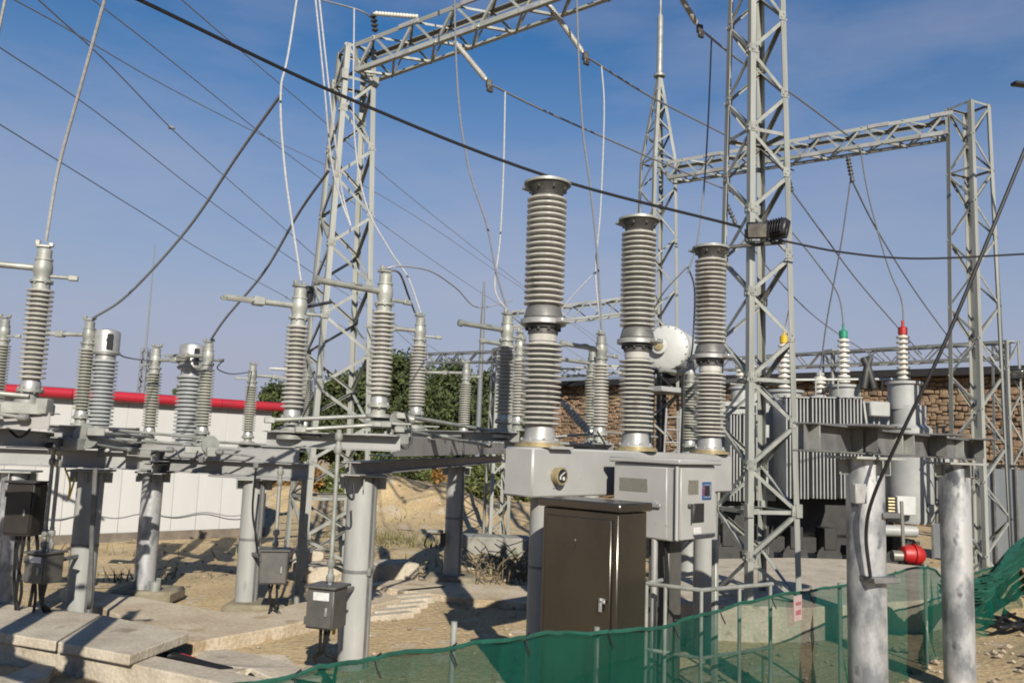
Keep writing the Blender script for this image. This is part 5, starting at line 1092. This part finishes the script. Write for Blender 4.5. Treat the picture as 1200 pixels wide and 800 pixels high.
for i, (a, c, lab) in enumerate((((993, 182, 19.4), (999, 213, 19.3), 'short string under the right beam, above the green capped bushing'), ((922, 205, 20.4), (928, 224, 20.3), 'short string seen just right of the floodlight tower'), ((848, 232, 21), (862, 262, 20.9), 'short string inside the outline of the floodlight tower'))):
    p0, p1 = P(*a), P(*c); b = MB().lathe(p0, [(.02, 0), (.04, .05)] + sheds(.08, (p1 - p0).length - .15, 5, .03, .06) + [(.05, (p1 - p0).length - .1), (.05, (p1 - p0).length)], 12, p1 - p0).build('insulator_string', 'cement', loc=p0); tag(b, lab, 'insulator')
wire3([(999, 213, 19.3), (1028, 270, 22), (1075, 345, 26), (1130, 420, 33)], .02, 'wire', 'wire slanting down right from the string under the right beam', 'overhead_wire', TG)
wire3([(997, 210, 19.3), (985, 290, 20), (970, 370, 21), (961, 434, 21.8)], .018, 'wire', 'wire falling to the small bushing beside the green capped one', 'overhead_wire', TG)
wire3([(1008, 172, 19.3), (1018, 230, 19.6), (1040, 310, 20), (1056, 350, 20.2), (1059, 380, 20.2)], .018, 'wire', 'wire falling from the right beam to the red capped bushing', 'overhead_wire', TG)
wire3([(928, 224, 20.3), (965, 275, 22), (1010, 335, 25), (1080, 415, 31)], .02, 'wire', 'wire slanting down right past the green capped bushing', 'overhead_wire', TG)
wire3([(925, 268, 20), (955, 305, 20.6), (982, 345, 21.2), (989, 384, 21.4)], .018, 'wire', 'wire falling to the green capped bushing', 'overhead_wire', TG)
wire3([(862, 262, 20.9), (905, 320, 23), (960, 375, 26), (1035, 425, 30)], .018, 'wire', 'lowest wire slanting right behind the floodlight tower', 'overhead_wire', TG)
wire3([(928, 345, 20.4), (922, 375, 21.2), (919, 390, 21.4)], 0.0163, 'alu_w', 'short pale wire above the yellow capped bushing', 'overhead_wire', TG)
wire3([(376, 0, 16), (420, 12, 16), (437, 22, 16.2)], .018, 'wire', 'dark wire reaching the left end of the near beam', 'overhead_wire', TG)
p0, p1 = P(437, 15, 15.8), P(440, 38, 15.9); b = MB().lathe(p0, [(.02, 0)] + sheds(.03, (p1 - p0).length, 4, .03, .07), 12, p1 - p0).build('insulator_string', 'cement', loc=p0); tag(b, 'dark short string at the left end of the near beam', 'insulator')
p0, p1 = P(438, 16, 15.7), P(490, 20, 15.5); b = MB().lathe(p0, [(.02, 0)] + sheds(.03, (p1 - p0).length, 14, .034, .048), 12, p1 - p0).build('strain_insulator', 'white_porc', loc=p0); tag(b, 'pale strain insulator lying along the left end of the near beam', 'insulator')

# ------------------------------------------------------------------ unseen frame added beside the camera to throw shadows on the trench
f5 = thing('support_frame', 'grey steel frame added outside the left edge to cast shadows on the trench', 'steel frame', (-3.8, 5.1, 0))
for x, y in ((-3.75, 5.1), (-5.1, 5.9)): column(f5, x, y, .17, 2.2, 'grey_col')
b = MB(); ibeam(b, (-5.9, 6.35, 2.34), (-3.35, 4.88, 2.34), .24, .22); b.build('lower_beam', 'grey_paint', f5)
for x, y, rz, lab in ((-3.7, 5.1, 200, 'nearest insulator post on the added shadow casting frame outside the left edge'), (-4.7, 5.68, 215, 'middle insulator post on the added shadow casting frame outside the left edge'), (-5.5, 6.15, 190, 'farthest insulator post on the added shadow casting frame outside the left edge')):
    dup(protos['f'], (x, y, 2.5), R(rz), lab)
op_box(-220, 650, 720, 4.75, 70, 'grey operating box added with the shadow casting frame outside the left picture edge')

for par, x, y, r, zt in ((f1, pA.x, pA.y, .178, 2.2), (f1, pB.x, pB.y, .17, 2.2), (f2, cA.x, cA.y, .165, 1.98), (f4, cC.x, cC.y, .17, 2.08)):
    dv = Vector((.8, -.6, 0)); q = Vector((x, y, 0)) + dv * (r + .006)
    MB().box(q + Zv * zt / 2, (.04, .006, zt - .03), (Vector((.6, .8, 0)), Vector((-.8, .6, 0)), Zv), .001).build('earth_strip', 'galv_dark', par)
def loop(par, pts, r=.014, m='black'):
    MB().tube(spline([P(*p) for p in pts], 6), r, 7).build('control_cable', m, par)
loop(f1, [(462, 515, 9.8), (474, 525, 9.75), (482, 515, 9.8), (480, 496, 9.85), (474, 482, 9.9)])
loop(f1, [(404, 560, 9.6), (408, 580, 9.55), (414, 584, 9.55), (414, 566, 9.6)])
loop(f4, [(8, 500, 9.2), (22, 512, 9.2), (34, 504, 9.25), (40, 488, 9.3)])
loop(f4, [(76, 548, 10.8), (82, 566, 10.75), (80, 585, 10.8), (88, 560, 10.9)], .012, 'yellow')
loop(f4, [(112, 548, 10.9), (108, 620, 11.0), (106, 690, 11.2), (104, 712, 11.3)], .03, 'galv_dark')
loop(f3, [(700, 505, 12.9), (712, 530, 12.9), (690, 540, 12.9)])
for k in range(9):
    q = pA.lerp(pB + dl * 5, k / 9.) + nl * .235; q.z = 2.66
    MB().box(q + Vector((0, 0, .06)), (.05, .06, .05), basis(R(15)), .006).build('clip', 'galv', f1)

for (x0, y0, Y0, x1, y1, Y1, r, par) in ((150, 517, 12.6, 222, 521, 13.0, .016, f2), (120, 524, 12.3, 200, 527, 12.8, .014, f2), (258, 530, 12.7, 318, 537, 13.2, .016, f2), (108, 520, 10.9, 150, 527, 11.6, .018, f4), (0, 520, 10.4, 60, 522, 10.6, .018, f4), (-8, 484, 8.7, 28, 489, 8.8, .018, f4)):
    MB().cyl(P(x0, y0, Y0), P(x1, y1, Y1), r, n=9).build('link_rod', 'galv', par)
    for x, y, Y in ((x0, y0, Y0), (x1, y1, Y1)): MB().lathe(P(x, y, Y) - Vector((.05, 0, 0)), [(.02, -.02), (.042, 0), (.042, .08), (.02, .1)], 10, (1, .1, 0)).build('rod_joint', 'galv_dark', par)
for k, par in (('p175', f2), ('p237', f2), ('p291', f2), ('p95', f4), ('p360', f2)):
    q = posts[k]; MB().lathe(q, [(.06, -.16), (.15, -.14), (.15, -.09), (.07, -.06), (.07, -.02)], 18).build('bearing_block', 'galv', par)
    a = random.uniform(-.6, .6); v = Vector((math.cos(a), math.sin(a), 0)); MB().box(q + v * .2 - Zv * .115, (.34, .07, .025), (v, Zv.cross(v), Zv)).build('crank_lever', 'galv', par)
for x, y, Y, par in ((180, 531, 12.95, f2), (236, 538, 12.7, f2), (300, 546, 12.5, f2), (150, 529, 13.0, f2), (60, 527, 11.1, f4), (118, 531, 11.05, f4)):
    MB().box(P(x, y, Y), (.07, .05, .09), basis(R(-8)), .006).build('clip', 'galv_dark', par)
loop(f2, [(206, 527, 12.7), (214, 540, 12.65), (226, 541, 12.6), (232, 528, 12.6)], .011)
loop(f2, [(300, 548, 12.3), (296, 600, 12.35), (303, 640, 12.35)], .016)
loop(f4, [(36, 590, 10.85), (44, 640, 11.0), (38, 690, 11.2), (34, 712, 11.3)], .022)
